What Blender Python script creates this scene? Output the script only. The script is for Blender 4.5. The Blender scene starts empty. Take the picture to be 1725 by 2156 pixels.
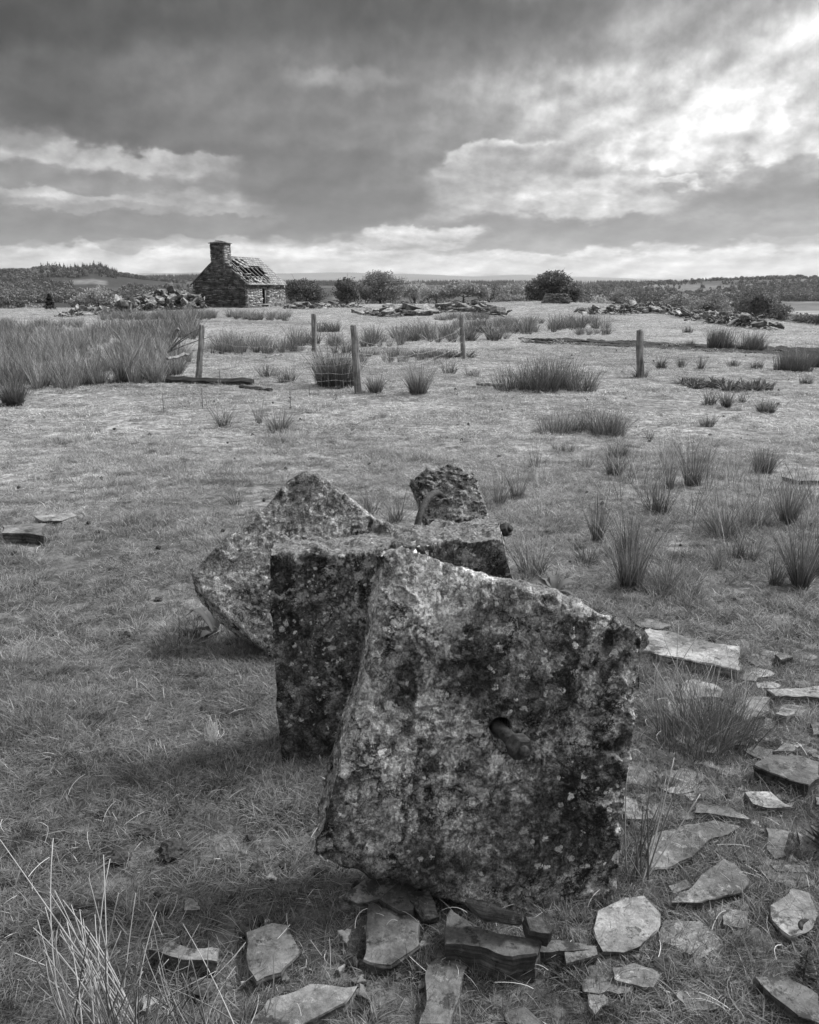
import bpy, bmesh, math, random
import numpy as np
from mathutils import Vector, Matrix

S = bpy.context.scene
COL = S.collection
random.seed(7)
RNG = np.random.default_rng(11)
R = math.radians

# ------------------------------------------------------------------ camera
PITCH = R(15.2)
CAM_H = 1.5
cam_d = bpy.data.cameras.new("camera")
cam = bpy.data.objects.new("camera", cam_d)
COL.objects.link(cam)
cam_d.sensor_fit = 'HORIZONTAL'
cam_d.sensor_width = 24.0
cam_d.lens = 24.0
cam_d.clip_start = 0.05
cam_d.clip_end = 60000
cam.location = (0, 0, CAM_H)
cam.rotation_euler = (math.pi / 2 - PITCH, 0, 0)
S.camera = cam
S.view_settings.view_transform = 'Standard'
S.view_settings.look = 'None'
S.view_settings.gamma = 1
S.view_settings.use_curve_mapping = False
S.view_settings.exposure = 0.85
try:
    S.cycles.max_bounces = 5
    S.cycles.diffuse_bounces = 3
    S.cycles.transparent_max_bounces = 6
    S.cycles.volume_bounces = 0
    S.cycles.use_denoising = True
except Exception:
    pass

# reference drawing units: the photograph measured 1725 wide, 2156 high, focal length 1725
F = 1725.0
def ray(u, v):
    x = (u - 862.5) / F
    y = -(v - 1078.0) / F
    c, s = math.cos(PITCH), math.sin(PITCH)
    return Vector((x, c + y * s, -s + y * c))

# ------------------------------------------------------------------ light
SUN_EL, SUN_AZ = R(46), R(72)          # azimuth clockwise from the view direction (+Y)
sd = bpy.data.lights.new("sun", 'SUN')
sd.energy = 3.6
sd.angle = R(12)
sd.color = (1, 1, 1)
sun = bpy.data.objects.new("sun", sd)
COL.objects.link(sun)
sdir = Vector((math.sin(SUN_AZ) * math.cos(SUN_EL), math.cos(SUN_AZ) * math.cos(SUN_EL), math.sin(SUN_EL)))
sun.rotation_euler = sdir.to_track_quat('Z', 'Y').to_euler()

# ------------------------------------------------------------------ node helper
class N:
    def __init__(s, tree):
        s.t = tree
    def n(s, typ, **kw):
        nd = s.t.nodes.new(typ)
        for k, v in kw.items():
            setattr(nd, k, v)
        return nd
    def put(s, sock, v):
        if isinstance(v, bpy.types.NodeSocket):
            s.t.links.new(v, sock)
        elif v is not None:
            if sock.type == 'RGBA' and not hasattr(v, '__len__'):
                v = (v, v, v, 1)
            if sock.type == 'VECTOR' and not hasattr(v, '__len__'):
                v = (v, v, v)
            sock.default_value = v
    def m(s, op, a, b=None, c=None, clamp=False):
        nd = s.n('ShaderNodeMath', operation=op, use_clamp=clamp)
        for i, v in enumerate((a, b, c)):
            if v is not None:
                s.put(nd.inputs[i], v)
        return nd.outputs[0]
    def vm(s, op, a, b=None, out=0):
        nd = s.n('ShaderNodeVectorMath', operation=op)
        s.put(nd.inputs[0], a)
        if b is not None:
            s.put(nd.inputs[1], b)
        return nd.outputs[out]
    def mr(s, v, a, b, c=0.0, d=1.0, smooth=True):
        nd = s.n('ShaderNodeMapRange', interpolation_type='SMOOTHSTEP' if smooth else 'LINEAR')
        s.put(nd.inputs[0], v)
        for i, x in enumerate((a, b, c, d)):
            s.put(nd.inputs[1 + i], x)
        return nd.outputs[0]
    def mix(s, f, a, b):
        nd = s.n('ShaderNodeMix', data_type='FLOAT')
        s.put(nd.inputs[0], f); s.put(nd.inputs[2], a); s.put(nd.inputs[3], b)
        return nd.outputs[0]
    def noise(s, vec, scale=5, detail=4, rough=.55, dist=0, col=False, dim='3D'):
        nd = s.n('ShaderNodeTexNoise', noise_dimensions=dim)
        s.put(nd.inputs['Vector'], vec)
        nd.inputs['Scale'].default_value = scale
        nd.inputs['Detail'].default_value = detail
        nd.inputs['Roughness'].default_value = rough
        nd.inputs['Distortion'].default_value = dist
        return nd.outputs['Color' if col else 'Fac']
    def vor(s, vec, scale=5, feature='F1', out='Distance', rnd=1.0):
        nd = s.n('ShaderNodeTexVoronoi', feature=feature)
        s.put(nd.inputs['Vector'], vec)
        nd.inputs['Scale'].default_value = scale
        nd.inputs['Randomness'].default_value = rnd
        return nd.outputs[out]
    def comb(s, x, y, z):
        nd = s.n('ShaderNodeCombineXYZ')
        for i, v in enumerate((x, y, z)):
            s.put(nd.inputs[i], v)
        return nd.outputs[0]
    def sep(s, v):
        nd = s.n('ShaderNodeSeparateXYZ')
        s.put(nd.inputs[0], v)
        return nd.outputs
    def attr(s, name):
        nd = s.n('ShaderNodeAttribute', attribute_name=name)
        return nd.outputs['Fac']

# ------------------------------------------------------------------ sky
W = bpy.data.worlds.new("World")
S.world = W
W.use_nodes = True
wt = W.node_tree
wt.nodes.clear()
w = N(wt)
geo = w.n('ShaderNodeTexCoord').outputs['Generated']
xyz = w.sep(geo)
az = w.m('ARCTAN2', xyz[0], xyz[1])
el = w.m('ARCSINE', xyz[2])
elc = w.m('MAXIMUM', el, 0.0)
inv = w.m('DIVIDE', 1.0, w.m('ADD', elc, 0.10))
plan = w.comb(w.m('MULTIPLY', az, w.m('ADD', 1.6, w.m('MULTIPLY', inv, .55))), w.m('MULTIPLY', inv, 1.0), 0.0)
# wisp noise, flattened towards the horizon
fl = w.comb(w.m('MULTIPLY', az, 1.6), w.m('MULTIPLY', w.m('LOGARITHM', w.m('ADD', elc, .09), 2.718), .55), 0.3)
n1 = w.noise(fl, 5, 5, .5, 0, col=True)
n1b = w.noise(fl, 15, 3, .5, 0, col=True)
warp = w.vm('SUBTRACT', n1, (.5, .5, .5))
warp2 = w.vm('SUBTRACT', n1b, (.5, .5, .5))
base = w.comb(az, el, 0)
pos = w.vm('ADD', base, w.vm('MULTIPLY', warp, (.11, .045, 0)))
pos = w.vm('ADD', pos, w.vm('MULTIPLY', warp2, (.060, .034, 0)))
warp3 = w.vm('SUBTRACT', w.noise(fl, 62, 4, .55, 0, col=True), (.5, .5, .5))
pos = w.vm('ADD', pos, w.vm('MULTIPLY', warp3, (.018, .010, 0)))
det = w.noise(fl, 8, 9, .54, 0)

def azel(u, v):
    d = ray(u, v).normalized()
    return math.atan2(d.x, d.y), math.asin(d.z)
val = w.mr(el, -.05, .35, .66, .60)
def layer(u, v, ru, rv, tone, a=1.0, edge=(.55, 1.25)):
    global val
    A, E = azel(u, v)
    d = w.vm('MULTIPLY', w.vm('SUBTRACT', pos, (A, E, 0)), (1725 / ru, 1725 / rv, 0))
    ln = w.vm('LENGTH', d, out=1)
    k = w.mr(ln, edge[0], edge[1], a, 0.0)
    val = w.mix(k, val, tone)
SOFT = (.2, 1.5)
MED = (.60, 1.18)
HARD = (.80, 1.08)
for L in [
    (900, 250, 1500, 230, .60, 1, SOFT),
    (1150, 230, 420, 170, .68, .8, SOFT),
    (1620, 165, 420, 70, .90, .95, SOFT),
    (1480, 240, 330, 120, .74, .8, SOFT),
    (60, 300, 200, 50, .62, .9, MED),
    (60, 268, 90, 16, .72, .8, MED),
    (1130, 50, 560, 60, .50, .9, SOFT),
    (1560, 45, 300, 68, .62, .9, SOFT),
    (1720, 60, 110, 50, .85, .8, SOFT),
    (150, 80, 700, 150, .27, 1, SOFT),
    (700, 15, 520, 46, .34, .9, SOFT),
    (200, 130, 200, 30, .42, .5, SOFT),
    (80, 205, 360, 60, .37, .95, MED),
    (280, 252, 200, 56, .33, 1, MED),
    (560, 190, 330, 110, .47, .8, SOFT),
    (720, 160, 120, 16, .62, .5, SOFT),
    (600, 300, 400, 56, .40, .9, MED),
    (820, 280, 300, 60, .52, .8, SOFT),
    (210, 345, 190, 26, .68, .95, MED),
    (370, 340, 130, 20, .66, .8, MED),
    (150, 383, 330, 26, .50, .9, MED),
    (90, 412, 190, 14, .66, .9, MED),
    (440, 425, 190, 30, .64, .9, MED),
    (250, 440, 320, 14, .56, .8, MED),
    (100, 478, 620, 30, .46, .95, HARD),
    (660, 370, 210, 56, .42, .95, MED),
    (740, 425, 210, 66, .41, .95, MED),
    (1050, 328, 130, 30, .78, .9, HARD),
    (1090, 345, 140, 34, .62, .9, MED),
    (930, 365, 60, 22, .68, .7, MED),
    (1130, 385, 260, 36, .66, .8, SOFT),
    (1560, 285, 200, 80, .80, .9, MED),
    (1600, 255, 140, 60, .90, .9, HARD),
    (1450, 320, 150, 40, .84, .9, HARD),
    (1690, 210, 60, 60, .74, .8, MED),
    (1580, 330, 240, 36, .80, .9, MED),
    (1430, 390, 60, 14, .88, .9, HARD),
    (1290, 420, 240, 34, .70, .9, HARD),
    (1230, 400, 200, 22, .76, .7, MED),
    (1440, 408, 44, 16, .62, .9, HARD),
    (1660, 372, 130, 22, .56, .8, MED),
    (1660, 425, 210, 46, .50, 1, MED),
    (1590, 470, 300, 30, .56, .95, MED),
    (1150, 488, 300, 32, .48, 1, MED),
    (1400, 492, 380, 26, .51, .95, MED),
    (1700, 500, 120, 10, .60, .8, MED),
    (860, 548, 1500, 24, .80, .85, (.6, 1.25)),
    (870, 500, 130, 16, .78, .9, MED),
    (1000, 550, 400, 8, .72, .6, MED),
    (270, 521, 70, 13, .60, .9, MED),
    (60, 512, 26, 12, .56, .8, MED),
    (190, 517, 30, 10, .60, .8, MED),
    (420, 515, 110, 10, .66, .7, MED),
    (1110, 517, 150, 14, .54, .9, MED),
    (850, 577, 1500, 12, .78, .6, SOFT),
]:
    layer(*L)
# overhead and behind the camera
val = w.mix(w.mr(el, .36, .8), val, .80)
# billows: lit tops and shaded undersides from the slope of the cloud noise
fl2 = w.vm('ADD', fl, (.012, -.020, 0))
detb = w.noise(fl2, 8, 9, .54, 0)
bill = w.m('MULTIPLY', w.m('SUBTRACT', det, detb), .85)
tone = w.m('ADD', val, w.m('MULTIPLY', w.m('SUBTRACT', det, .5), .13))
tone = w.m('ADD', tone, w.m('MULTIPLY', bill, w.mr(tone, .4, .85, .25, 1.3)))
tone = w.mix(w.mr(el, .32, .45), w.m('ADD', w.m('MULTIPLY', w.m('SUBTRACT', tone, .60), 1.22), .58), tone)
tone = w.m('MINIMUM', w.m('MAXIMUM', tone, .1), .99)
cloud = w.m('MULTIPLY', w.m('POWER', tone, 2.2), w.mr(el, .36, .8, .64, 1.2))
# clear sky behind the cloud, desaturated like the black and white photograph
nish = w.n('ShaderNodeTexSky', sky_type='NISHITA')
nish.sun_disc = False
nish.sun_elevation = SUN_EL
nish.sun_rotation = SUN_AZ
bw = w.n('ShaderNodeRGBToBW')
wt.links.new(nish.outputs[0], bw.inputs[0])
SKYS = 0.1
total = w.m('ADD', w.m('MULTIPLY', cloud, 1.0 / SKYS), w.m('MULTIPLY', bw.outputs[0], .02))
below = w.mr(el, -.02, 0.0)
total = w.mix(below, 1.6, total)
bg = w.n('ShaderNodeBackground')
bg.inputs['Strength'].default_value = SKYS
wt.links.new(total, bg.inputs['Color'])
wo = w.n('ShaderNodeOutputWorld')
wt.links.new(bg.outputs[0], wo.inputs[0])
W.cycles.sampling_method = 'MANUAL'
W.cycles.sample_map_resolution = 512

# ------------------------------------------------------------------ numpy noise
def _hash(ix, iy, iz, seed):
    h = (ix * 374761393 + iy * 668265263 + iz * 2147483647 + seed * 1274126177) & 0xFFFFFFFF
    h = ((h ^ (h >> 13)) * 1274126177) & 0xFFFFFFFF
    h = (h ^ (h >> 16)) & 0xFFFFFFFF
    return h / 4294967295.0
def vnoise(p, seed=0):
    p = np.asarray(p, float)
    if p.shape[-1] == 2:
        p = np.concatenate([p, np.zeros(p.shape[:-1] + (1,))], -1)
    i = np.floor(p).astype(np.int64)
    f = p - i
    f = f * f * f * (f * (f * 6 - 15) + 10)
    out = 0
    for dx in (0, 1):
        wx = f[..., 0] if dx else 1 - f[..., 0]
        for dy in (0, 1):
            wy = f[..., 1] if dy else 1 - f[..., 1]
            for dz in (0, 1):
                wz = f[..., 2] if dz else 1 - f[..., 2]
                out = out + wx * wy * wz * _hash(i[..., 0] + dx, i[..., 1] + dy, i[..., 2] + dz, seed)
    return out * 2 - 1
def fbm(p, oct=4, seed=0, gain=.5):
    p = np.asarray(p, float)
    a, s, t = 1.0, 0, 0
    for o in range(oct):
        s = s + a * vnoise(p * (2.03 ** o) + o * 17.3, seed + o)
        t += a
        a *= gain
    return s / t

# ------------------------------------------------------------------ terrain height
def sstep(a, b, x):
    t = np.clip((x - a) / (b - a), 0, 1)
    return t * t * (3 - 2 * t)
def uofs(s):
    return 862.5 + s * F / math.cos(PITCH)
KEYS = [
    (300, [(-3000, 700), (4000, 700)]),
    (520, [(-3000, 672), (0, 660), (400, 655), (1000, 655), (1725, 655), (4000, 655)]),
    (900, [(-3000, 620), (0, 622), (240, 632), (400, 632), (900, 622), (1250, 622), (1400, 625), (1725, 628), (4000, 628)]),
    (1350, [(-3000, 570), (-400, 560), (0, 572), (60, 574), (100, 569), (130, 570), (150, 573), (200, 567), (225, 572), (245, 582), (300, 590),
            (400, 600), (520, 608), (700, 612), (900, 611), (1100, 608), (1200, 606), (1300, 604), (1400, 599), (1500, 595),
            (1600, 590), (1680, 588), (1760, 592), (2200, 585), (4000, 590)]),
    (1800, [(-3000, 590), (240, 604), (1200, 611), (1500, 604), (4000, 604)]),
    (2600, [(-3000, 590), (0, 600), (240, 591), (420, 588), (600, 600), (1000, 600), (1300, 601), (1725, 602), (4000, 600)]),
    (3600, [(-3000, 606), (4000, 606)]),
    (8500, [(-3000, 585), (0, 584), (240, 581), (330, 578), (400, 575), (500, 574), (600, 577), (700, 576), (850, 577), (1000, 582),
            (1100, 579), (1200, 585), (1300, 588), (1400, 591), (1500, 593), (1725, 594), (4000, 590)]),
    (12500, [(-3000, 602), (4000, 602)]),
]
def zkeys(s, Y):
    u = uofs(s)
    hs = []
    for (yk, pts) in KEYS:
        pu = [p[0] for p in pts]; pv = [p[1] for p in pts]
        v = np.interp(u, pu, pv)
        hs.append(-(v - 610.0) / 1852.0 * 1.0)
    ly = np.log(np.maximum(Y, 1.0))
    lk = [math.log(k[0]) for k in KEYS]
    out = hs[0].copy()
    for i in range(len(KEYS) - 1):
        t = np.clip((ly - lk[i]) / (lk[i + 1] - lk[i]), 0, 1)
        t = t * t * (3 - 2 * t)
        m = ly >= lk[i]
        out = np.where(m, hs[i] * (1 - t) + hs[i + 1] * t, out)
    return CAM_H + Y * out
def gz(x, y):
    x = np.asarray(x, float); y = np.asarray(y, float)
    s = x / np.maximum(y, 2.0)
    p = np.stack([x, y], -1)
    near = .02 * fbm(p * .9, 3, 3) * sstep(1.5, 6, y) + .05 * fbm(p * .22, 3, 5) * sstep(6, 14, y) + .18 * fbm(p * .05, 2, 8) * sstep(20, 45, y)
    u = uofs(s)
    ye = np.interp(u, [-900, 0, 420, 900, 1150, 1240, 1500, 1725, 2600], [62, 66, 76, 84, 82, 72, 50, 36, 26])
    ye = ye + 4 * fbm(p * .04, 2, 12)
    d = np.maximum(y - ye, 0)
    drop = -14.0 * (1 - np.exp(-(d * d) / (d + 10) * .012))
    # little rise the stone pile and right spoil heap stand on
    rise = .55 * np.exp(-(((x - 11) / 9) ** 2 + ((y - 66) / 12) ** 2)) 
    a = near + drop + rise
    t = sstep(math.log(130), math.log(300), np.log(np.maximum(y, 1)))
    far = zkeys(s, y)
    lg = fbm(p * .004, 4, 21) * 5 * sstep(500, 1300, y) * (1 - .3 * sstep(2000, 9000, y))
    lg = lg + fbm(p * .0011, 4, 22) * 24 * sstep(4000, 8500, y)
    return a * (1 - t) + (far + lg) * t
def gz1(x, y):
    return float(gz(np.array([x]), np.array([y]))[0])
def P(u, v, dz=0.0):
    """point of the ground seen at (u, v) of the photograph"""
    d = ray(u, v)
    z = 0.0
    for _ in range(8):
        t = (CAM_H - z - dz) / max(-d.z, 1e-4)
        x, y = d.x * t, d.y * t
        z = gz1(x, y)
    return Vector((x, y, z + dz))
def at_depth(u, v, Y):
    d = ray(u, v)
    t = Y / d.y
    return Vector((d.x * t, Y, CAM_H + d.z * t))
def inpoly(px, py, poly):
    ins = np.zeros(px.shape, bool)
    n = len(poly)
    j = n - 1
    for i in range(n):
        xi, yi = poly[i][0], poly[i][1]; xj, yj = poly[j][0], poly[j][1]
        c = ((yi > py) != (yj > py)) & (px < (xj - xi) * (py - yi) / ((yj - yi) + 1e-12) + xi)
        ins ^= c
        j = i
    return ins
def project(x, y, z):
    c, s = math.cos(PITCH), math.sin(PITCH)
    dz = z - CAM_H
    dep = y * c - dz * s
    up = y * s + dz * c
    return 862.5 + F * x / dep, 1078 - F * up / dep

# ------------------------------------------------------------------ materials
def mat(name):
    m = bpy.data.materials.new(name)
    m.use_nodes = True
    t = m.node_tree
    t.nodes.clear()
    n = N(t)
    return m, n
def finish(m, n, col, rough=.85, bump=None, bs=.5, bd=.01, spec=.25, trans=0.0, metal=0.0):
    b = n.n('ShaderNodeBsdfPrincipled')
    n.put(b.inputs['Base Color'], col)
    n.put(b.inputs['Roughness'], rough)
    b.inputs['Specular IOR Level'].default_value = spec
    b.inputs['Metallic'].default_value = metal
    if bump is not None:
        bp = n.n('ShaderNodeBump')
        bp.inputs['Strength'].default_value = bs
        bp.inputs['Distance'].default_value = bd
        n.put(bp.inputs['Height'], bump)
        n.t.links.new(bp.outputs[0], b.inputs['Normal'])
    out = n.n('ShaderNodeOutputMaterial')
    sh = b.outputs[0]
    if trans:
        tr = n.n('ShaderNodeBsdfTranslucent')
        n.put(tr.inputs[0], col)
        mx = n.n('ShaderNodeMixShader')
        mx.inputs[0].default_value = trans
        n.t.links.new(sh, mx.inputs[1]); n.t.links.new(tr.outputs[0], mx.inputs[2])
        sh = mx.outputs[0]
    n.t.links.new(sh, out.inputs[0])
    return m
M = {}
def pos_of(n):
    return n.n('ShaderNodeNewGeometry').outputs['Position']

# turf shade varies over the field: bleached cropped turf far off, lusher near, plus vignette darkening painted in
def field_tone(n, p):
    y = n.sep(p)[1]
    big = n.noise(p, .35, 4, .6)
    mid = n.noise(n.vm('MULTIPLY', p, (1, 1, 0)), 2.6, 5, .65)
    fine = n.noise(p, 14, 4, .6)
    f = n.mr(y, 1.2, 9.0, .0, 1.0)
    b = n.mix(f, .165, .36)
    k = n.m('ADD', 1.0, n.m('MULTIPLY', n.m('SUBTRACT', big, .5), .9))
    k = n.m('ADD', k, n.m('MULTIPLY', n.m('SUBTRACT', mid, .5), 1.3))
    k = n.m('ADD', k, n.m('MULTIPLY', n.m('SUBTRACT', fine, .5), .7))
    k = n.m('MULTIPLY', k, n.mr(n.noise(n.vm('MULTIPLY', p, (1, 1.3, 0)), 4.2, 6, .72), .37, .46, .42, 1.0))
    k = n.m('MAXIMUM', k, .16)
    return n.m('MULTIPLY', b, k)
m, n = mat("turf_ground")
p = pos_of(n)
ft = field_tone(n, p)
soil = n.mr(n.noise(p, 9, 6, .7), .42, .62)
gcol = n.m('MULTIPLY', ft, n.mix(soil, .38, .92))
tone_a = n.attr('tone')
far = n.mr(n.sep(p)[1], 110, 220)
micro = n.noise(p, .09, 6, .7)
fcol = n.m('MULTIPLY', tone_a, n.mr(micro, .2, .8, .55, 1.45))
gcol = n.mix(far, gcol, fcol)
mud = n.attr('mud')
mudn = n.mr(n.noise(n.vm('MULTIPLY', p, (.5, 1.6, 1)), 1.6, 6, .75), .36, .56)
gcol = n.mix(n.m('MULTIPLY', mud, mudn), gcol, n.mr(n.noise(p, 5, 4, .6), .3, .7, .035, .10))
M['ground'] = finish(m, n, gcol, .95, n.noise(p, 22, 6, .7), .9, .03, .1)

m, n = mat("grass_blade")
p = pos_of(n)
ft = field_tone(n, p)
oi = n.n('ShaderNodeObjectInfo').outputs['Random']
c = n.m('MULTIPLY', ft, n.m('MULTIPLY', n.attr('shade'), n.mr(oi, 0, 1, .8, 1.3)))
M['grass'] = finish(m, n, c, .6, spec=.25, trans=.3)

m, n = mat("rush_stem")
oi = n.n('ShaderNodeObjectInfo').outputs['Random']
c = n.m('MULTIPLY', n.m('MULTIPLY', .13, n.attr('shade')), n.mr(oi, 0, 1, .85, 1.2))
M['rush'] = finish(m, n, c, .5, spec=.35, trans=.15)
m, n = mat("bleached_rush_stem")
c = n.m('MULTIPLY', .36, n.attr('shade'))
M['pale_rush'] = None
m2, n2 = mat("rush_bed_stem")
oi2 = n2.n('ShaderNodeObjectInfo').outputs['Random']
M['rush_bed'] = finish(m2, n2, n2.m('MULTIPLY', n2.m('MULTIPLY', .185, n2.attr('shade')), n2.mr(oi2, 0, 1, .6, 1.35)), .5, spec=.35, trans=.15)
M['pale_rush'] = finish(m, n, c, .5, spec=.35, trans=.15)

def stone_mat(name, lo, hi, lich, streak=1.0, dark_low=0.0, lsc=9.0, seed=0.0, stains=()):
    m, n = mat(name)
    tc = n.n('ShaderNodeTexCoord').outputs['Object']
    p = n.vm('ADD', tc, (seed, seed * 1.7, seed * .3))
    nw = n.noise(p, 7, 6, .65, col=True)
    pw = n.vm('ADD', p, n.vm('MULTIPLY', n.vm('SUBTRACT', nw, (.5, .5, .5)), (.12, .12, .12)))
    a = n.noise(p, 2.7, 9, .68)
    b = n.noise(n.vm('MULTIPLY', pw, (1, 1, .6)), 34, 8, .75)
    g = n.noise(p, 140, 4, .7)
    base = n.mix(n.mr(a, .40, .58), lo, hi)
    base = n.m('MULTIPLY', base, n.mr(b, .34, .66, .35, 1.6))
    base = n.m('MULTIPLY', base, n.mr(g, .3, .7, .5, 1.5))
    # pitted dark grain between the flaked ridges
    pit = n.noise(n.vm('MULTIPLY', pw, (1, 1, .55)), 44, 6, .8)
    base = n.m('MULTIPLY', base, n.mr(pit, .43, .52, .5, 1.0))
    # rain streaks run down the face
    st = n.noise(n.vm('MULTIPLY', pw, (9, 9, 1.1)), 1.0, 6, .7)
    sk = n.mr(st, .50, .60, 0, .85 * streak)
    base = n.m('MULTIPLY', base, n.m('SUBTRACT', 1.0, n.m('MULTIPLY', sk, n.mr(n.noise(p, 3, 3), .4, .6, .2, 1))))
    # black crust lichen blotches
    dk = n.mr(n.noise(n.vm('MULTIPLY', pw, (1, 1, .55)), 20, 8, .8), .53, .58, 0, .8)
    dk = n.m('MULTIPLY', dk, n.mr(n.noise(p, 3.5, 4), .4, .6, .25, 1))
    base = n.m('MULTIPLY', base, n.m('SUBTRACT', 1.0, dk))
    # stains and paler weathered zones with places of their own
    for (sx_, sz_, rx_, rz_, k_) in stains:
        pd = n.vm('ADD', tc, n.vm('MULTIPLY', n.vm('SUBTRACT', n.noise(tc, 5, 7, .7, col=True), (.5, .5, .5)), (.34, .34, .34)))
        dd = n.vm('LENGTH', n.vm('MULTIPLY', n.vm('SUBTRACT', n.vm('MULTIPLY', pd, (1, 0, 1)), (sx_, 0, sz_)), (1 / rx_, 0, 1 / rz_)), out=1)
        base = n.m('MULTIPLY', base, n.mr(dd, .6, 1.25, k_, 1.0))
    # grey crusty lichen, broken patches
    pl = n.mr(n.noise(pw, 13, 9, .82), .53, .56)
    pl = n.m('MULTIPLY', pl, n.mr(n.noise(p, 4.5, 3), .42, .58))
    base = n.mix(n.m('MULTIPLY', pl, .8), base, n.mr(g, .3, .7, .22, .58))
    # round pale lichen rosettes of several sizes
    pv = n.vm('ADD', p, n.vm('MULTIPLY', n.vm('SUBTRACT', n.noise(p, 26, 5, .7, col=True), (.5, .5, .5)), (.045, .045, .045)))
    for sc, th, keep in ((lsc, .24, .66), (lsc * 2.3, .27, .58), (lsc * 4.6, .30, .5)):
        dd = n.vor(pv, sc)
        ck = n.sep(n.vor(pv, sc, out='Color'))[0]
        on = n.m('GREATER_THAN', ck, 1 - (1 - keep) * lich)
        rad = n.m('MULTIPLY', th, n.mr(ck, 1 - (1 - keep) * lich, 1, .6, 1.25, False))
        rm = n.mr(n.m('DIVIDE', dd, rad), 1.0, .86)
        rings = n.mr(n.noise(p, 90, 5, .8), .35, .6, .24, .62)
        base = n.mix(n.m('MULTIPLY', n.m('MULTIPLY', rm, on), n.m('MULTIPLY', n.mr(n.noise(p, 60, 4, .7), .40, .48, 0, 1), n.mr(n.noise(p, 4.2, 3, .6), .38, .48, .05, 1))), base, rings)
    # cracks and open bedding lines
    ck_ = n.vor(n.vm('MULTIPLY', n.vm('ADD', p, n.vm('MULTIPLY', n.vm('SUBTRACT', n.noise(p, 6, 7, .75, col=True), (.5, .5, .5)), (.30, .30, .30))), (1.0, 1.0, 2.1)), 3.6, 'DISTANCE_TO_EDGE')
    crk = n.m('MULTIPLY', n.mr(ck_, .022, .004), n.mr(n.noise(p, 5, 3), .46, .56))
    base = n.m('MULTIPLY', base, n.m('SUBTRACT', 1.0, n.m('MULTIPLY', crk, .8)))
    base = n.m('MULTIPLY', n.m('POWER', n.m('MULTIPLY', base, 4.0), 1.22), .27)
    # moss where the stone faces the sky
    nz = n.sep(n.n('ShaderNodeNewGeometry').outputs['Normal'])[2]
    mo = n.m('MULTIPLY', n.mr(nz, .45, .8), n.mr(n.noise(p, 10, 5, .7), .36, .52))
    mc = n.mr(n.noise(p, 85, 4, .8), .3, .7, .05, .33)
    base = n.mix(mo, base, mc)
    # darker towards the foot of the stone
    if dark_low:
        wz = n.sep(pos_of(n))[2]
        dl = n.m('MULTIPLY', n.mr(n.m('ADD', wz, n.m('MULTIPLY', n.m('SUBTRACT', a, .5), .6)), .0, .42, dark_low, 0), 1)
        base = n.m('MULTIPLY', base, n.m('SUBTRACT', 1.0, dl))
    base = n.m('MAXIMUM', base, .012)
    h = n.m('ADD', n.m('MULTIPLY', b, .7), n.m('MULTIPLY', g, .35))
    h = n.m('ADD', h, n.m('MULTIPLY', n.noise(p, 55, 5, .8), .5))
    h = n.m('SUBTRACT', h, n.m('MULTIPLY', crk, .6))
    return finish(m, n, base, .9, h, 1.0, .022, .2)
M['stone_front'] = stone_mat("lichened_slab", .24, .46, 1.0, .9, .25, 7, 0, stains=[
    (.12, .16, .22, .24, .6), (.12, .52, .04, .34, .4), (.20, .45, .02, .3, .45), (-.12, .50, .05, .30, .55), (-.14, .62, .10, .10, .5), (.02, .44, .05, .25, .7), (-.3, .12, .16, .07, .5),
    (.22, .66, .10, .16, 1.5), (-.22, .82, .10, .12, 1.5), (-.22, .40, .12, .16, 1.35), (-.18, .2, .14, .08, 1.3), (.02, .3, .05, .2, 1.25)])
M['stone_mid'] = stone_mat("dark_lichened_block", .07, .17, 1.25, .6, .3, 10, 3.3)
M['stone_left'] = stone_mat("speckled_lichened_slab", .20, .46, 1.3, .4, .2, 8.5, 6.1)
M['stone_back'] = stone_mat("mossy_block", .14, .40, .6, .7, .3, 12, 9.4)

def slate_mat(name, lo, hi, lich=.4):
    m, n = mat(name)
    p = pos_of(n)
    oi = n.n('ShaderNodeObjectInfo').outputs['Random']
    p2 = n.vm('ADD', p, n.comb(n.m('MULTIPLY', oi, 31), n.m('MULTIPLY', oi, 17), 0))
    a = n.noise(p2, 5, 8, .7)
    b = n.noise(p2, 60, 6, .75)
    base = n.m('MULTIPLY', n.mix(n.mr(a, .35, .65), lo, hi), n.mr(b, .3, .7, .62, 1.35))
    base = n.m('MULTIPLY', base, n.mr(oi, 0, 1, .78, 1.2))
    pl = n.mr(n.noise(p2, 24, 9, .8), .56, .61, 0, lich)
    base = n.mix(pl, base, .38)
    dk = n.mr(n.noise(p2, 14, 8, .8), .53, .60, 0, .75)
    base = n.m('MULTIPLY', base, n.m('SUBTRACT', 1.0, dk))
    base = n.m('MULTIPLY', base, n.mr(n.noise(p2, 3.2, 4, .6), .38, .6, .5, 1.15))
    # bedding lines on broken edges
    nz = n.m('ABSOLUTE', n.sep(n.n('ShaderNodeNewGeometry').outputs['Normal'])[2])
    bed = n.noise(n.vm('MULTIPLY', p2, (4, 4, 160)), 1, 4, .7)
    base = n.m('MULTIPLY', base, n.mix(n.mr(nz, .3, .7), n.mr(bed, .35, .65, .3, .95), 1.0))
    return finish(m, n, base, .75, n.m('ADD', b, n.m('MULTIPLY', bed, .3)), .7, .006, .35)
M['slate'] = slate_mat("weathered_slate", .10, .22, .6)
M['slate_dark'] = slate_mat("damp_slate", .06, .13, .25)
M['slate_heap'] = slate_mat("spoil_slate", .07, .30, .3)

m, n = mat("rusted_iron")
tc = n.n('ShaderNodeTexCoord').outputs['Object']
a = n.noise(tc, 60, 7, .75)
M['iron'] = finish(m, n, n.mr(a, .35, .65, .010, .06), .7, a, 1.0, .006, .4, metal=.2)

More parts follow.
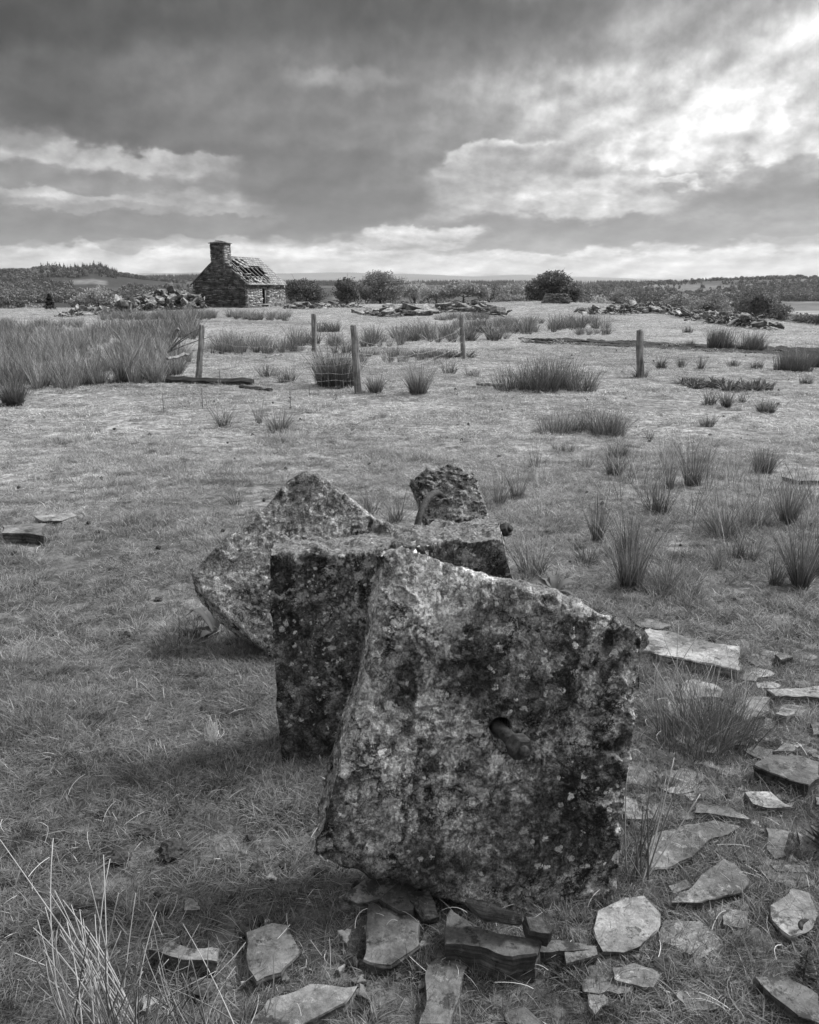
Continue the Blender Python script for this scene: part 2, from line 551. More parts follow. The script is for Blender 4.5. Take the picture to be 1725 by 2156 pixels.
m, n = mat("weathered_timber")
tc = n.n('ShaderNodeTexCoord').outputs['Object']
a = n.noise(n.vm('MULTIPLY', tc, (30, 30, 2.2)), 1, 6, .7)
b = n.noise(tc, 5, 5, .7)
M['wood'] = finish(m, n, n.m('MULTIPLY', n.mr(a, .3, .7, .07, .26), n.mr(b, .3, .7, .55, 1.3)), .9, a, .9, .006, .15)
m, n = mat("dark_wet_timber")
tc = n.n('ShaderNodeTexCoord').outputs['Object']
a = n.noise(n.vm('MULTIPLY', tc, (2, 30, 30)), 1, 6, .7)
M['wood_dark'] = finish(m, n, n.mr(a, .3, .7, .012, .07), .8, a, .9, .008, .2)
m, n = mat("galvanised_wire")
M['wire'] = finish(m, n, n.mr(n.noise(pos_of(n), 40, 3), .3, .7, .22, .5), .5, metal=.4)
m, n = mat("bark")
p = pos_of(n)
M['bark'] = finish(m, n, n.mr(n.noise(p, 6, 5, .7), .3, .7, .03, .12), .9, n.noise(p, 20, 5, .7), .8, .03, .1)
def leaf_mat(name, v):
    m, n = mat(name)
    sh = n.attr('shade')
    oi = n.n('ShaderNodeObjectInfo').outputs['Random']
    c = n.m('MULTIPLY', n.m('MULTIPLY', v, sh), n.mr(oi, 0, 1, .85, 1.15))
    return finish(m, n, c, .6, spec=.2, trans=.25)
M['leaf'] = leaf_mat("leaf_green", .24)
M['leaf_dark'] = leaf_mat("leaf_dark", .12)
M['leaf_pale'] = leaf_mat("leaf_pale", .34)
M['needle'] = leaf_mat("conifer_needles", .045)
m, n = mat("moss")
p = pos_of(n)
M['moss'] = finish(m, n, n.mr(n.noise(p, 80, 5, .8), .3, .7, .05, .34), .95, n.noise(p, 160, 5, .8), 1, .01, .05)
m, n = mat("sheep_wool")
M['wool'] = finish(m, n, n.mr(n.noise(pos_of(n), 90, 3), .3, .7, .5, .75), .95, trans=.3)
m, n = mat("dung_soil")
M['dung'] = finish(m, n, n.mr(n.noise(pos_of(n), 90, 3), .3, .7, .012, .05), .95, n.noise(pos_of(n), 60, 4), 1, .01)
m, n = mat("dry_straw")
M['straw'] = finish(m, n, n.m('MULTIPLY', .42, n.attr('shade')), .7)

# ------------------------------------------------------------------ object helpers
def link(o):
    COL.objects.link(o)
    return o
def mesh_obj(name, verts, faces, material, parent=None, smooth=False, attrs=None):
    me = bpy.data.meshes.new(name)
    verts = np.asarray(verts, dtype=np.float32)
    if isinstance(faces, np.ndarray):
        k = faces.shape[1]
        me.vertices.add(len(verts))
        me.vertices.foreach_set('co', verts.ravel())
        me.loops.add(faces.size)
        me.loops.foreach_set('vertex_index', faces.astype(np.int32).ravel())
        me.polygons.add(len(faces))
        me.polygons.foreach_set('loop_start', np.arange(0, faces.size, k, dtype=np.int32))
        me.update(calc_edges=True)
    else:
        me.from_pydata([tuple(map(float, q)) for q in verts], [], [tuple(map(int, f)) for f in faces])
    if attrs:
        for an, av in attrs.items():
            a = me.attributes.new(an, 'FLOAT', 'POINT')
            a.data.foreach_set('value', np.asarray(av, dtype=np.float32))
    if smooth:
        me.polygons.foreach_set('use_smooth', np.ones(len(me.polygons), bool))
    me.materials.append(material)
    me.validate()
    o = bpy.data.objects.new(name, me)
    link(o)
    if parent:
        o.parent = parent
    return o
def empty(name, loc):
    o = bpy.data.objects.new(name, None)
    o.location = loc
    o.empty_display_size = .2
    return link(o)
def tag(o, label=None, cat=None, group=None, kind=None):
    if label: o['label'] = label
    if cat:
        o['category'] = cat
        kind = kind or 'thing'
    if group: o['group'] = group
    if kind: o['kind'] = kind
    return o
def local(o, *parts):
    """move an object's origin to o's location keeping world shape (meshes were written in world space)"""
    for q in parts:
        q.location = (0, 0, 0)
        me = q.data
        me.transform(Matrix.Translation(-o.location))
def rebase(o, loc):
    o.data.transform(Matrix.Translation(-Vector(loc)))
    o.location = loc
    return o
def tube(pts, rad, k=8, cap=True):
    pts = [Vector(q) for q in pts]
    if not hasattr(rad, '__len__'):
        rad = [rad] * len(pts)
    V, Fc = [], []
    up = Vector((.13, .21, .97))
    for i, q in enumerate(pts):
        a = pts[max(i - 1, 0)]; b = pts[min(i + 1, len(pts) - 1)]
        t = (b - a).normalized()
        x = t.cross(up)
        if x.length < .05:
            x = t.cross(Vector((1, 0, 0)))
        x.normalize()
        y = t.cross(x)
        for j in range(k):
            th = 2 * math.pi * j / k
            V.append(q + (x * math.cos(th) + y * math.sin(th)) * rad[i])
    for i in range(len(pts) - 1):
        for j in range(k):
            Fc.append((i * k + j, i * k + (j + 1) % k, (i + 1) * k + (j + 1) % k, (i + 1) * k + j))
    if cap:
        Fc.append(tuple(range(k))[::-1])
        Fc.append(tuple((len(pts) - 1) * k + j for j in range(k)))
    return V, Fc
def join(parts):
    V, Fc = [], []
    for v, f in parts:
        o = len(V)
        V += list(v)
        Fc += [tuple(i + o for i in q) for q in f]
    return V, Fc

# ------------------------------------------------------------------ ground sheet
def build_ground():
    ys = np.concatenate([np.linspace(-6, .5, 14), np.geomspace(.6, 12500, 520)])
    ss = np.linspace(-1, 1, 421)
    ss = np.sign(ss) * (np.abs(ss) ** 1.25) * 1.25
    Yg, Sg = np.meshgrid(ys, ss, indexing='ij')
    X = Sg * (np.maximum(Yg, 0) + 9)
    Z = gz(X.ravel(), Yg.ravel()).reshape(X.shape)
    s2 = X / np.maximum(Yg, 2)
    U = uofs(s2)
    p = np.stack([X, Yg], -1)
    # far land cover: moor, woods, pale fields
    nz = fbm(p * .0035, 4, 31)
    tone = .055 + .05 * sstep(0, .35, nz)
    tone = np.where((Yg > 2000), .05 + 0 * tone, tone)
    tone = np.where(Yg > 3800, .13 + .05 * fbm(p * .0013, 4, 35), tone)
    tone = tone * np.where((Yg > 600) & (Yg < 1700) & (U < 700), .55, 1)
    # pale fields on the left hill and valley
    def field(u0, y0, du, dy, t):
        nonlocal tone
        m = np.exp(-(((U - u0) / du) ** 2 + ((Yg - y0) / dy) ** 2) * 1.0)
        k = sstep(.35, .5, m + .1 * fbm(p * .008, 3, 37))
        tone = tone * (1 - k) + t * k
    field(190, 1130, 46, 30, .12)
    field(262, 1010, 40, 14, .13)
    field(395, 1000, 30, 40, .17)
    field(130, 860, 40, 30, .14)
    field(1725, 480, 70, 36, .20)
    
    
    k = sstep(.1, .35, fbm(p * .03, 3, 41)) * ((U > 1300) & (Yg > 700) & (Yg < 1700))
    tone = tone * (1 - .5 * k) + .22 * .5 * k
    # muddy track
    yt = np.interp(U, [900, 1130, 1350, 1500, 1725, 2300], [26, 25.3, 23.6, 22.0, 20.6, 18])
    dtr = np.abs(Yg - yt)
    mud = np.exp(-(dtr / 1.5) ** 2) * sstep(1080, 1180, U)
    yt2 = np.interp(U, [380, 600, 900], [41, 38, 39])
    mud = np.maximum(mud, np.exp(-((Yg - yt2) / 3.2) ** 2) * sstep(340, 420, U) * (1 - sstep(640, 720, U)) * .9)
    yt3 = np.interp(U, [0, 250, 520], [4.1, 5.0, 6.0])
    mud = np.maximum(mud, np.exp(-((Yg - yt3) / .55) ** 2) * (1 - sstep(420, 620, U)) * .7)
    nr = sstep(-.1, .4, fbm(p * 1.3, 4, 44)) * (Yg < 16) * .55
    mud = np.maximum(mud, nr)
    Z = Z - .09 * np.exp(-((dtr - .5) / .35) ** 2) * sstep(1080, 1180, U) * (Yg < 40)
    ny, nx = X.shape
    V = np.stack([X.ravel(), Yg.ravel(), Z.ravel()], -1)
    i = np.arange(ny - 1)[:, None] * nx + np.arange(nx - 1)[None]
    Fq = np.stack([i, i + 1, i + nx + 1, i + nx], -1).reshape(-1, 4)
    o = mesh_obj("ground", V, Fq, M['ground'], smooth=True, attrs={'tone': tone.ravel(), 'mud': mud.ravel()})
    tag(o, kind='structure')
    return o
build_ground()

# ------------------------------------------------------------------ scatter by geometry nodes (only for uncountable stuff)
def blades_mesh(name, nb, rad, hmin, hmax, width, lean, material, seg=3, sh=(.7, 1.3), base_dark=.55, droop=.3, pale=.12, seed=0, tip=.15):
    rg = np.random.default_rng(seed)
    a = rg.uniform(0, 2 * np.pi, nb)
    r = rad * np.sqrt(rg.uniform(0, 1, nb))
    bx, by = r * np.cos(a), r * np.sin(a)
    h = rg.uniform(hmin, hmax, nb)
    da = a + rg.normal(0, .9, nb)
    ln = np.minimum(np.abs(rg.normal(lean, lean * .85, nb)), 1.1) + .25 * lean * (r / max(rad, 1e-6))
    fa = rg.uniform(0, 2 * np.pi, nb)
    shd = rg.uniform(sh[0], sh[1], nb)
    shd = np.where(rg.uniform(0, 1, nb) < pale, shd * 2.1, shd)
    V, A, Fc = [], [], []
    for k in range(seg + 1):
        t = k / seg
        out = h * (ln * t + droop * ln * t * t)
        z = h * t * np.sqrt(np.maximum(1 - (ln * t) ** 2 * .45, .15))
        wd = width * (1 - (1 - tip) * t ** 1.5) * .5
        x = bx + np.cos(da) * out; y = by + np.sin(da) * out
        V.append(np.stack([x - np.cos(fa) * wd, y - np.sin(fa) * wd, z], -1))
        V.append(np.stack([x + np.cos(fa) * wd, y + np.sin(fa) * wd, z], -1))
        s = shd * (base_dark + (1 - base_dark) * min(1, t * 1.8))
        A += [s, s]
    V = np.stack(V, 1).reshape(-1, 3)
    A = np.stack(A, 1).reshape(-1)
    q = np.arange(nb)[:, None] * (2 * (seg + 1))
    for k in range(seg):
        Fc.append(np.concatenate([q + 2 * k, q + 2 * k + 1, q + 2 * k + 3, q + 2 * k + 2], 1))
    Fc = np.stack(Fc, 1).reshape(-1, 4)
    return V, Fc, A
def hidden_variants(cname, items, material):
    c = bpy.data.collections.new(cname)
    for i, (V, Fc, A) in enumerate(items):
        o = mesh_obj(cname + "_tuft", V, Fc, material, attrs={'shade': A})
        COL.objects.unlink(o)
        c.objects.link(o)
        o.name = "%s_%02d" % (cname, i)
    return c
def scatter(name, pts, rot, scl, idx, coll, material):
    me = bpy.data.meshes.new(name)
    me.vertices.add(len(pts))
    me.vertices.foreach_set('co', np.asarray(pts, np.float32).ravel())
    for nm, ty, data in (('rot', 'FLOAT_VECTOR', rot), ('scl', 'FLOAT_VECTOR', scl)):
        a = me.attributes.new(nm, ty, 'POINT')
        a.data.foreach_set('vector', np.asarray(data, np.float32).ravel())
    a = me.attributes.new('idx', 'INT', 'POINT')
    a.data.foreach_set('value', np.asarray(idx, np.int32))
    me.update()
    me.materials.append(material)
    o = link(bpy.data.objects.new(name, me))
    g = bpy.data.node_groups.new(name + "_nodes", 'GeometryNodeTree')
    g.interface.new_socket('Geometry', in_out='INPUT', socket_type='NodeSocketGeometry')
    g.interface.new_socket('Geometry', in_out='OUTPUT', socket_type='NodeSocketGeometry')
    gi = g.nodes.new('NodeGroupInput'); go = g.nodes.new('NodeGroupOutput')
    ci = g.nodes.new('GeometryNodeCollectionInfo')
    ci.inputs['Collection'].default_value = coll
    ci.inputs['Separate Children'].default_value = True
    ci.inputs['Reset Children'].default_value = True
    ip = g.nodes.new('GeometryNodeInstanceOnPoints')
    ip.inputs['Pick Instance'].default_value = True
    def na(nm, ty):
        q = g.nodes.new('GeometryNodeInputNamedAttribute')
        q.data_type = ty
        q.inputs['Name'].default_value = nm
        return q.outputs['Attribute']
    L = g.links.new
    L(gi.outputs[0], ip.inputs['Points'])
    L(ci.outputs[0], ip.inputs['Instance'])
    L(na('idx', 'INT'), ip.inputs['Instance Index'])
    L(na('rot', 'FLOAT_VECTOR'), ip.inputs['Rotation'])
    L(na('scl', 'FLOAT_VECTOR'), ip.inputs['Scale'])
    L(ip.outputs[0], go.inputs[0])
    md = o.modifiers.new('scatter', 'NODES')
    md.node_group = g
    return o

EXCL = []      # ground polygons where no grass grows (flat stones, block feet)
#SECTION2

# ------------------------------------------------------------------ big stones
def polyline(pts, n):
    pts = np.array([tuple(q) for q in pts], float)
    d = np.r_[0, np.cumsum(np.linalg.norm(np.diff(pts, axis=0), axis=1))]
    t = np.linspace(0, d[-1], n + 1)
    return np.stack([np.interp(t, d, pts[:, k]) for k in range(3)], -1)
def plane_pt(u, v, p0, nrm):
    d = ray(u, v)
    o = Vector((0, 0, CAM_H))
    t = (Vector(p0) - o).dot(nrm) / d.dot(nrm)
    return o + d * t
def big_stone(name, p0, nrm, top, right, bottom, left, T, nu, nv, nk, material, seed, amp=.012, smooth_it=2, hole=None, tweak=None, anis=(1, 1, 1)):
    """slab with a traced outline on its own plane and real thickness; edges given as (u,v) lists.
    top: left->right, bottom: left->right, left: bottom->top, right: bottom->top; T = 4 thickness vectors (bl, br, tl, tr)"""
    nrm = Vector(nrm).normalized()
    pl = lambda L: [plane_pt(u, v, p0, nrm) for u, v in L]
    c0 = polyline(pl(bottom), nu); c1 = polyline(pl(top), nu)
    d0 = polyline(pl(left), nv); d1 = polyline(pl(right), nv)
    s = np.linspace(0, 1, nu + 1)[:, None, None]; t = np.linspace(0, 1, nv + 1)[None, :, None]
    Lc = (1 - t) * c0[:, None] + t * c1[:, None]
    Ld = (1 - s) * d0[None] + s * d1[None]
    B = (1 - s) * (1 - t) * c0[0] + s * (1 - t) * c0[-1] + (1 - s) * t * c1[0] + s * t * c1[-1]
    front = Lc + Ld - B
    T = [np.array(q, float) for q in T]
    TT = (1 - s) * (1 - t) * T[0] + s * (1 - t) * T[1] + (1 - s) * t * T[2] + s * t * T[3]
    idx = -np.ones((nu + 1, nv + 1, nk + 1), int)
    V = []
    for k in range(nk + 1):
        w_ = k / nk
        for i in range(nu + 1):
            for j in range(nv + 1):
                if k in (0, nk) or i in (0, nu) or j in (0, nv):
                    idx[i, j, k] = len(V)
                    V.append(front[i, j] + TT[i, j] * w_)
    V = np.array(V)
    Fc = []
    def grid(g, flip):
        a = np.stack([g[:-1, :-1], g[1:, :-1], g[1:, 1:], g[:-1, 1:]], -1).reshape(-1, 4)
        Fc.append(a[:, ::-1] if flip else a)
    grid(idx[:, :, 0], False); grid(idx[:, :, nk], True)
    grid(idx[0], True); grid(idx[nu], False)
    grid(idx[:, 0], True); grid(idx[:, nv], False)
    Fc = np.concatenate(Fc)
    # orient outward
    cen = V.mean(0)
    a = V[Fc[0]]
    nn = np.cross(a[1] - a[0], a[2] - a[0])
    g = np.concatenate([Fc[:, [0, 1]], Fc[:, [1, 2]], Fc[:, [2, 3]], Fc[:, [3, 0]]])
    def smooth(V, it):
        for _ in range(it):
            acc = np.zeros_like(V); cnt = np.zeros(len(V))
            np.add.at(acc, g[:, 0], V[g[:, 1]]); np.add.at(acc, g[:, 1], V[g[:, 0]])
            np.add.at(cnt, g[:, 0], 1); np.add.at(cnt, g[:, 1], 1)
            V = V * .4 + .6 * acc / cnt[:, None]
        return V
    def normals(V):
        q = V[Fc]
        fn = np.cross(q[:, 2] - q[:, 0], q[:, 3] - q[:, 1])
        vn = np.zeros_like(V)
        for k in range(4):
            np.add.at(vn, Fc[:, k], fn)
        return vn / (np.linalg.norm(vn, axis=1)[:, None] + 1e-12)
    V = smooth(V, smooth_it)
    vn = normals(V)
    if np.dot((V - cen).ravel(), vn.ravel()) < 0:
        Fc = Fc[:, ::-1]
        vn = -vn
    p = V * np.array(anis)
    d = fbm(p * 3.2, 3, seed) * amp * .8 + fbm(p * 11, 4, seed + 9, .6) * amp * .75
    ridge = 1 - np.abs(fbm(p * 10 + fbm(p * 5, 3, seed + 50)[:, None] * .6, 4, seed + 3, .6)) * 2.2
    d = d + np.clip(ridge, -.3, 1) * amp * .7
    # flaked steps: terraces of the bedding
    st = fbm(p * 5, 4, seed + 70)
    d = d + (np.floor(st * 5) / 5 - st) * amp * .9
    d = d + fbm(p * 42, 3, seed + 20, .65) * amp * .22
    V = V + vn * d[:, None]
    # edges chipped
    V = V + .2 * amp * np.stack([fbm(p * 14 + 3, 3, seed + 31), fbm(p * 14 + 9, 3, seed + 32), fbm(p * 14 + 15, 3, seed + 33)], -1)
    if hole is not None:
        hp = np.array(plane_pt(hole[0], hole[1], p0, nrm))
        ax = -np.array(nrm)
        rel = V - hp
        along = rel @ ax
        rad = np.linalg.norm(rel - along[:, None] * ax, axis=1)
        k = sstep(hole[2] * 1.12, hole[2] * .88, rad) * (along < .09) * (rad < hole[2] * 1.3)
        V = V + ax * (k * hole[3])[:, None]
    if tweak:
        V = tweak(V, vn)
    o = mesh_obj(name, V, Fc, material, smooth=True)
    foot = V[V[:, 2] < V[:, 2].min() + .12]
    rebase(o, (foot[:, 0].mean(), foot[:, 1].mean(), 0))
    return o

def moss_lumps(V, vn, top_min=.5, amt=.02, seed=5):
    up = sstep(.35, .8, vn[:, 2])
    return V + np.array([0, 0, 1.]) * (up * np.maximum(fbm(V * 14, 4, seed, .6) + .15, 0) * amt * 1.6)[:, None]

pf = P(1250, 1912)
front = big_stone("front_slab", (pf.x, pf.y, 0), (.10, -.97, .16),
    top=[(812, 1180), (838, 1160), (875, 1163), (930, 1190), (1010, 1215), (1120, 1243), (1230, 1282), (1300, 1308), (1350, 1338)],
    right=[(1298, 1885), (1312, 1700), (1330, 1560), (1345, 1440), (1350, 1338)],
    bottom=[(664, 1804), (740, 1826), (840, 1852), (940, 1895), (1010, 1902), (1110, 1926), (1200, 1920), (1298, 1885)],
    left=[(664, 1804), (700, 1660), (742, 1520), (772, 1420), (790, 1285), (812, 1180)],
    T=[(-.014, .17, .02), (-.05, .19, .02), (-.026, .15, -.052), (-.07, .17, -.045)], nu=230, nv=250, nk=36,
    material=M['stone_front'], seed=100, amp=.016, hole=(1054, 1532, .0245, .07),
    tweak=lambda V, vn: moss_lumps(V, vn, amt=.012, seed=8))
tag(front, "big lichen-covered stone slab standing in front with an iron bolt through it", "stone slab")
def bolt(parent, tail, head, r, rn, label_unused=None):
    tail, head = Vector(tail), Vector(head)
    ax = (head - tail).normalized()
    V, Fc = tube([tail, tail.lerp(head, .3), tail.lerp(head, .6), head], [r, r * 1.03, r * .97, r], 20)
    o = mesh_obj("bolt", V, Fc, M['iron'], smooth=False)
    # hexagonal nut with its worn corners, and the bolt's domed end
    a = head - ax * rn * .9
    V, Fc = tube([a, a + ax * rn * .12, a + ax * rn * 1.0, a + ax * rn * 1.12], [rn * .93, rn, rn, rn * .9], 6)
    o2 = mesh_obj("nut", V, Fc, M['iron'])
    b = a + ax * rn * 1.12
    V, Fc = tube([b, b + ax * rn * .35, b + ax * rn * .45], [r * .8, r * .75, r * .45], 16)
    o3 = mesh_obj("bolt_end", V, Fc, M['iron'])
    for q in (o, o2, o3):
        bm = bmesh.new(); bm.from_mesh(q.data)
        bmesh.ops.bevel(bm, geom=bm.edges[:], offset=.0012, segments=2, affect='EDGES')
        bm.to_mesh(q.data); bm.free()
        q.data.transform(Matrix.Translation(-parent.location))
    o.parent = parent; o2.parent = o; o3.parent = o
    return o
nf = Vector((.10, -.97, .16)).normalized()
h0 = plane_pt(1058, 1540, pf * 1.0, nf)
b1 = at_depth(1098, 1577, h0.y - .072)
bolt(front, h0 + (h0 - b1) * .8, b1, .0175, .031)

pm = P(590, 1608)
mid = big_stone("middle_block", (pm.x, pm.y, 0), (.185, -.98, .0),
    top=[(566, 1172), (600, 1168), (700, 1170), (800, 1162), (900, 1152), (1000, 1140), (1058, 1134)],
    right=[(1130, 1560), (1105, 1380), (1082, 1230), (1058, 1134)],
    bottom=[(592, 1612), (700, 1600), (850, 1585), (1000, 1570), (1130, 1560)],
    left=[(592, 1612), (584, 1500), (574, 1350), (568, 1250), (566, 1172)],
    T=[(-.01, .15, 0), (.02, .24, 0), (-.00, .15, .0), (.01, .25, .0)], nu=200, nv=150, nk=60,
    material=M['stone_mid'], seed=210, amp=.011,
    tweak=lambda V, vn: moss_lumps(V, vn, amt=.024, seed=18))
tag(mid, "dark upright stone block with a thick mossy flat top in the middle", "stone block")
a = at_depth(1030, 1126, 2.66); b = at_depth(1070, 1114, 2.62)
bolt(mid, a, b, .014, .024)

pl_ = P(560, 1400)
left = big_stone("left_slab", (pl_.x, pl_.y, .0), (-.06, -.90, .42),
    left=[(404, 1206), (470, 1140), (560, 1068), (606, 1012), (632, 997)],          # lower-left corner up to the apex
    top=[(632, 997), (665, 997), (690, 1015), (735, 1052), (770, 1083), (826, 1112)],  # apex down to the right corner
    bottom=[(404, 1206), (440, 1262), (505, 1318), (562, 1368), (600, 1400)],
    right=[(600, 1400), (680, 1330), (760, 1220), (826, 1112)],
    T=[(-.015, .12, -.15), (.03, .15, -.14), (.0, .14, -.06), (.03, .15, -.05)], nu=170, nv=170, nk=30,
    material=M['stone_left'], seed=300, amp=.011,
    tweak=lambda V, vn: moss_lumps(V, vn, amt=.008, seed=28))
tag(left, "leaning stone slab with a pointed top and pale lichen spots, left of the mossy block", "stone slab")

pb = at_depth(960, 1110, 3.75)
back = big_stone("back_block", pb, (-.18, -.80, .52),
    top=[(868, 1016), (900, 998), (945, 976), (972, 988), (998, 1012)],
    right=[(1056, 1190), (1040, 1130), (1024, 1070), (1000, 1012)],
    bottom=[(935, 1200), (960, 1200), (1056, 1190)],
    left=[(935, 1200), (906, 1115), (882, 1050), (866, 1014)],
    T=[(-.02, .2, -.12), (.03, .22, -.12), (-.01, .14, -.05), (.03, .17, -.06)], nu=90, nv=120, nk=40,
    material=M['stone_back'], seed=400, amp=.016, anis=(1, .6, 2.4),
    tweak=lambda V, vn: V + vn * (np.maximum(fbm(V * 13, 4, 77, .6), 0) * .04)[:, None])
tag(back, "small mossy stone block leaning behind the others with a curved iron bar", "stone block")
def bez(p, n=24):
    p = [Vector(q) for q in p]
    out = []
    for i in range(n + 1):
        t = i / n
        q = p[:]
        while len(q) > 1:
            q = [q[k].lerp(q[k + 1], t) for k in range(len(q) - 1)]
        out.append(q[0])
    return out
yb = pb.y
bar = [at_depth(930, 1044, yb - .02), at_depth(912, 1024, yb - .14), at_depth(893, 1050, yb - .22), at_depth(880, 1085, yb - .26), at_depth(872, 1130, yb - .3), at_depth(868, 1180, yb - .32)]
V, Fc = tube(bez(bar), .0155, 12)
o = mesh_obj("iron_bar", [Vector(q) - back.location for q in V], Fc, M['iron'], smooth=True)
o.parent = back
# ------------------------------------------------------------------ flat slates lying in the turf
def slab(poly, label, top=.02, thick=.05, material='slate', tilt=(0, 0), seed=0, cat="slate slab", name="slate_slab", group=None, rough=.004, excl=True, conv=lambda x, y: (x, y)):
    rg = np.random.default_rng(seed + 1000)
    pw = [conv(*q) for q in poly]
    top = top * .6 + .013
    g = np.array([tuple(P(u, v, top)) for u, v in pw])
    c = g[:, :2].mean(0)
    n = len(g)
    # outline resampled, edges broken irregularly
    ring = []
    for i in range(n):
        a, b = g[i, :2], g[(i + 1) % n, :2]
        L = np.linalg.norm(b - a)
        m_ = max(2, int(L / .018)) if c[1] < 4 else max(2, min(8, int(L / .06)))
        nr = np.array([-(b - a)[1], (b - a)[0]]) / (L + 1e-9)
        off = fbm(np.stack([np.arange(m_) * .22 + seed * 7.1 + i * 3.3, np.zeros(m_)], -1), 3, seed) * min(.03, L * .13)
        off[0] *= .5
        for k in range(m_):
            ring.append(a + (b - a) * k / m_ + nr * off[k])
    ring = np.array(ring)
    zg = float(g[:, 2].mean())
    def zt(q):
        return zg + tilt[0] * (q[:, 0] - c[0]) + tilt[1] * (q[:, 1] - c[1])
    V, lev = [], []
    for f in (.0, .25, .5, .72, .9, .97):
        q = c + (ring - c) * f
        z = zt(q) + fbm(np.concatenate([q * 9, np.full((len(q), 1), seed * .7)], 1), 4, seed + 3) * rough * 1.6
        z = z + np.floor(3 * fbm(q * 6 + seed, 3, seed + 8)) * rough * .45
        if f == .0:
            z[:] = z.mean()
        V.append(np.column_stack([q, z]))
    V.append(np.column_stack([ring, zt(ring) - .004 - rg.uniform(0, .003, len(ring))]))
    for k in range(1, 5):
        q = ring + (c - ring) / (np.linalg.norm(c - ring, axis=1)[:, None] + 1e-9) * rg.uniform(-.002, .008, len(ring))[:, None] * (1 if c[1] < 5 else 2)
        V.append(np.column_stack([q, zt(ring) - thick * k / 4 - .001]))
    m_ = len(ring)
    Va = np.concatenate(V)
    Fc = []
    for l in range(len(V) - 1):
        for k in range(m_):
            Fc.append((l * m_ + k, l * m_ + (k + 1) % m_, (l + 1) * m_ + (k + 1) % m_, (l + 1) * m_ + k))
    Fc.append(tuple((len(V) - 1) * m_ + k for k in range(m_))[::-1])
    o = mesh_obj(name, Va, Fc, M[material])
    bm = bmesh.new(); bm.from_mesh(o.data)
    bmesh.ops.remove_doubles(bm, verts=bm.verts[:], dist=1e-5)
    bmesh.ops.recalc_face_normals(bm, faces=bm.faces[:])
    bm.to_mesh(o.data); bm.free()
    rebase(o, (c[0], c[1], zg - thick))
    tag(o, label, cat, group)
    if excl:
        EXCL.append([tuple(c + (q - c) * (.97 if top < .04 else 1.0)) for q in ring])
    return o
C5 = lambda x, y: (1207.5 + x * .4242, 1242 + y * .4242)
C6 = lambda x, y: (x * .52, 1656 + y * .52)
C7 = lambda x, y: (621 + x * .44, 1725 + y * .44)
G_ = None
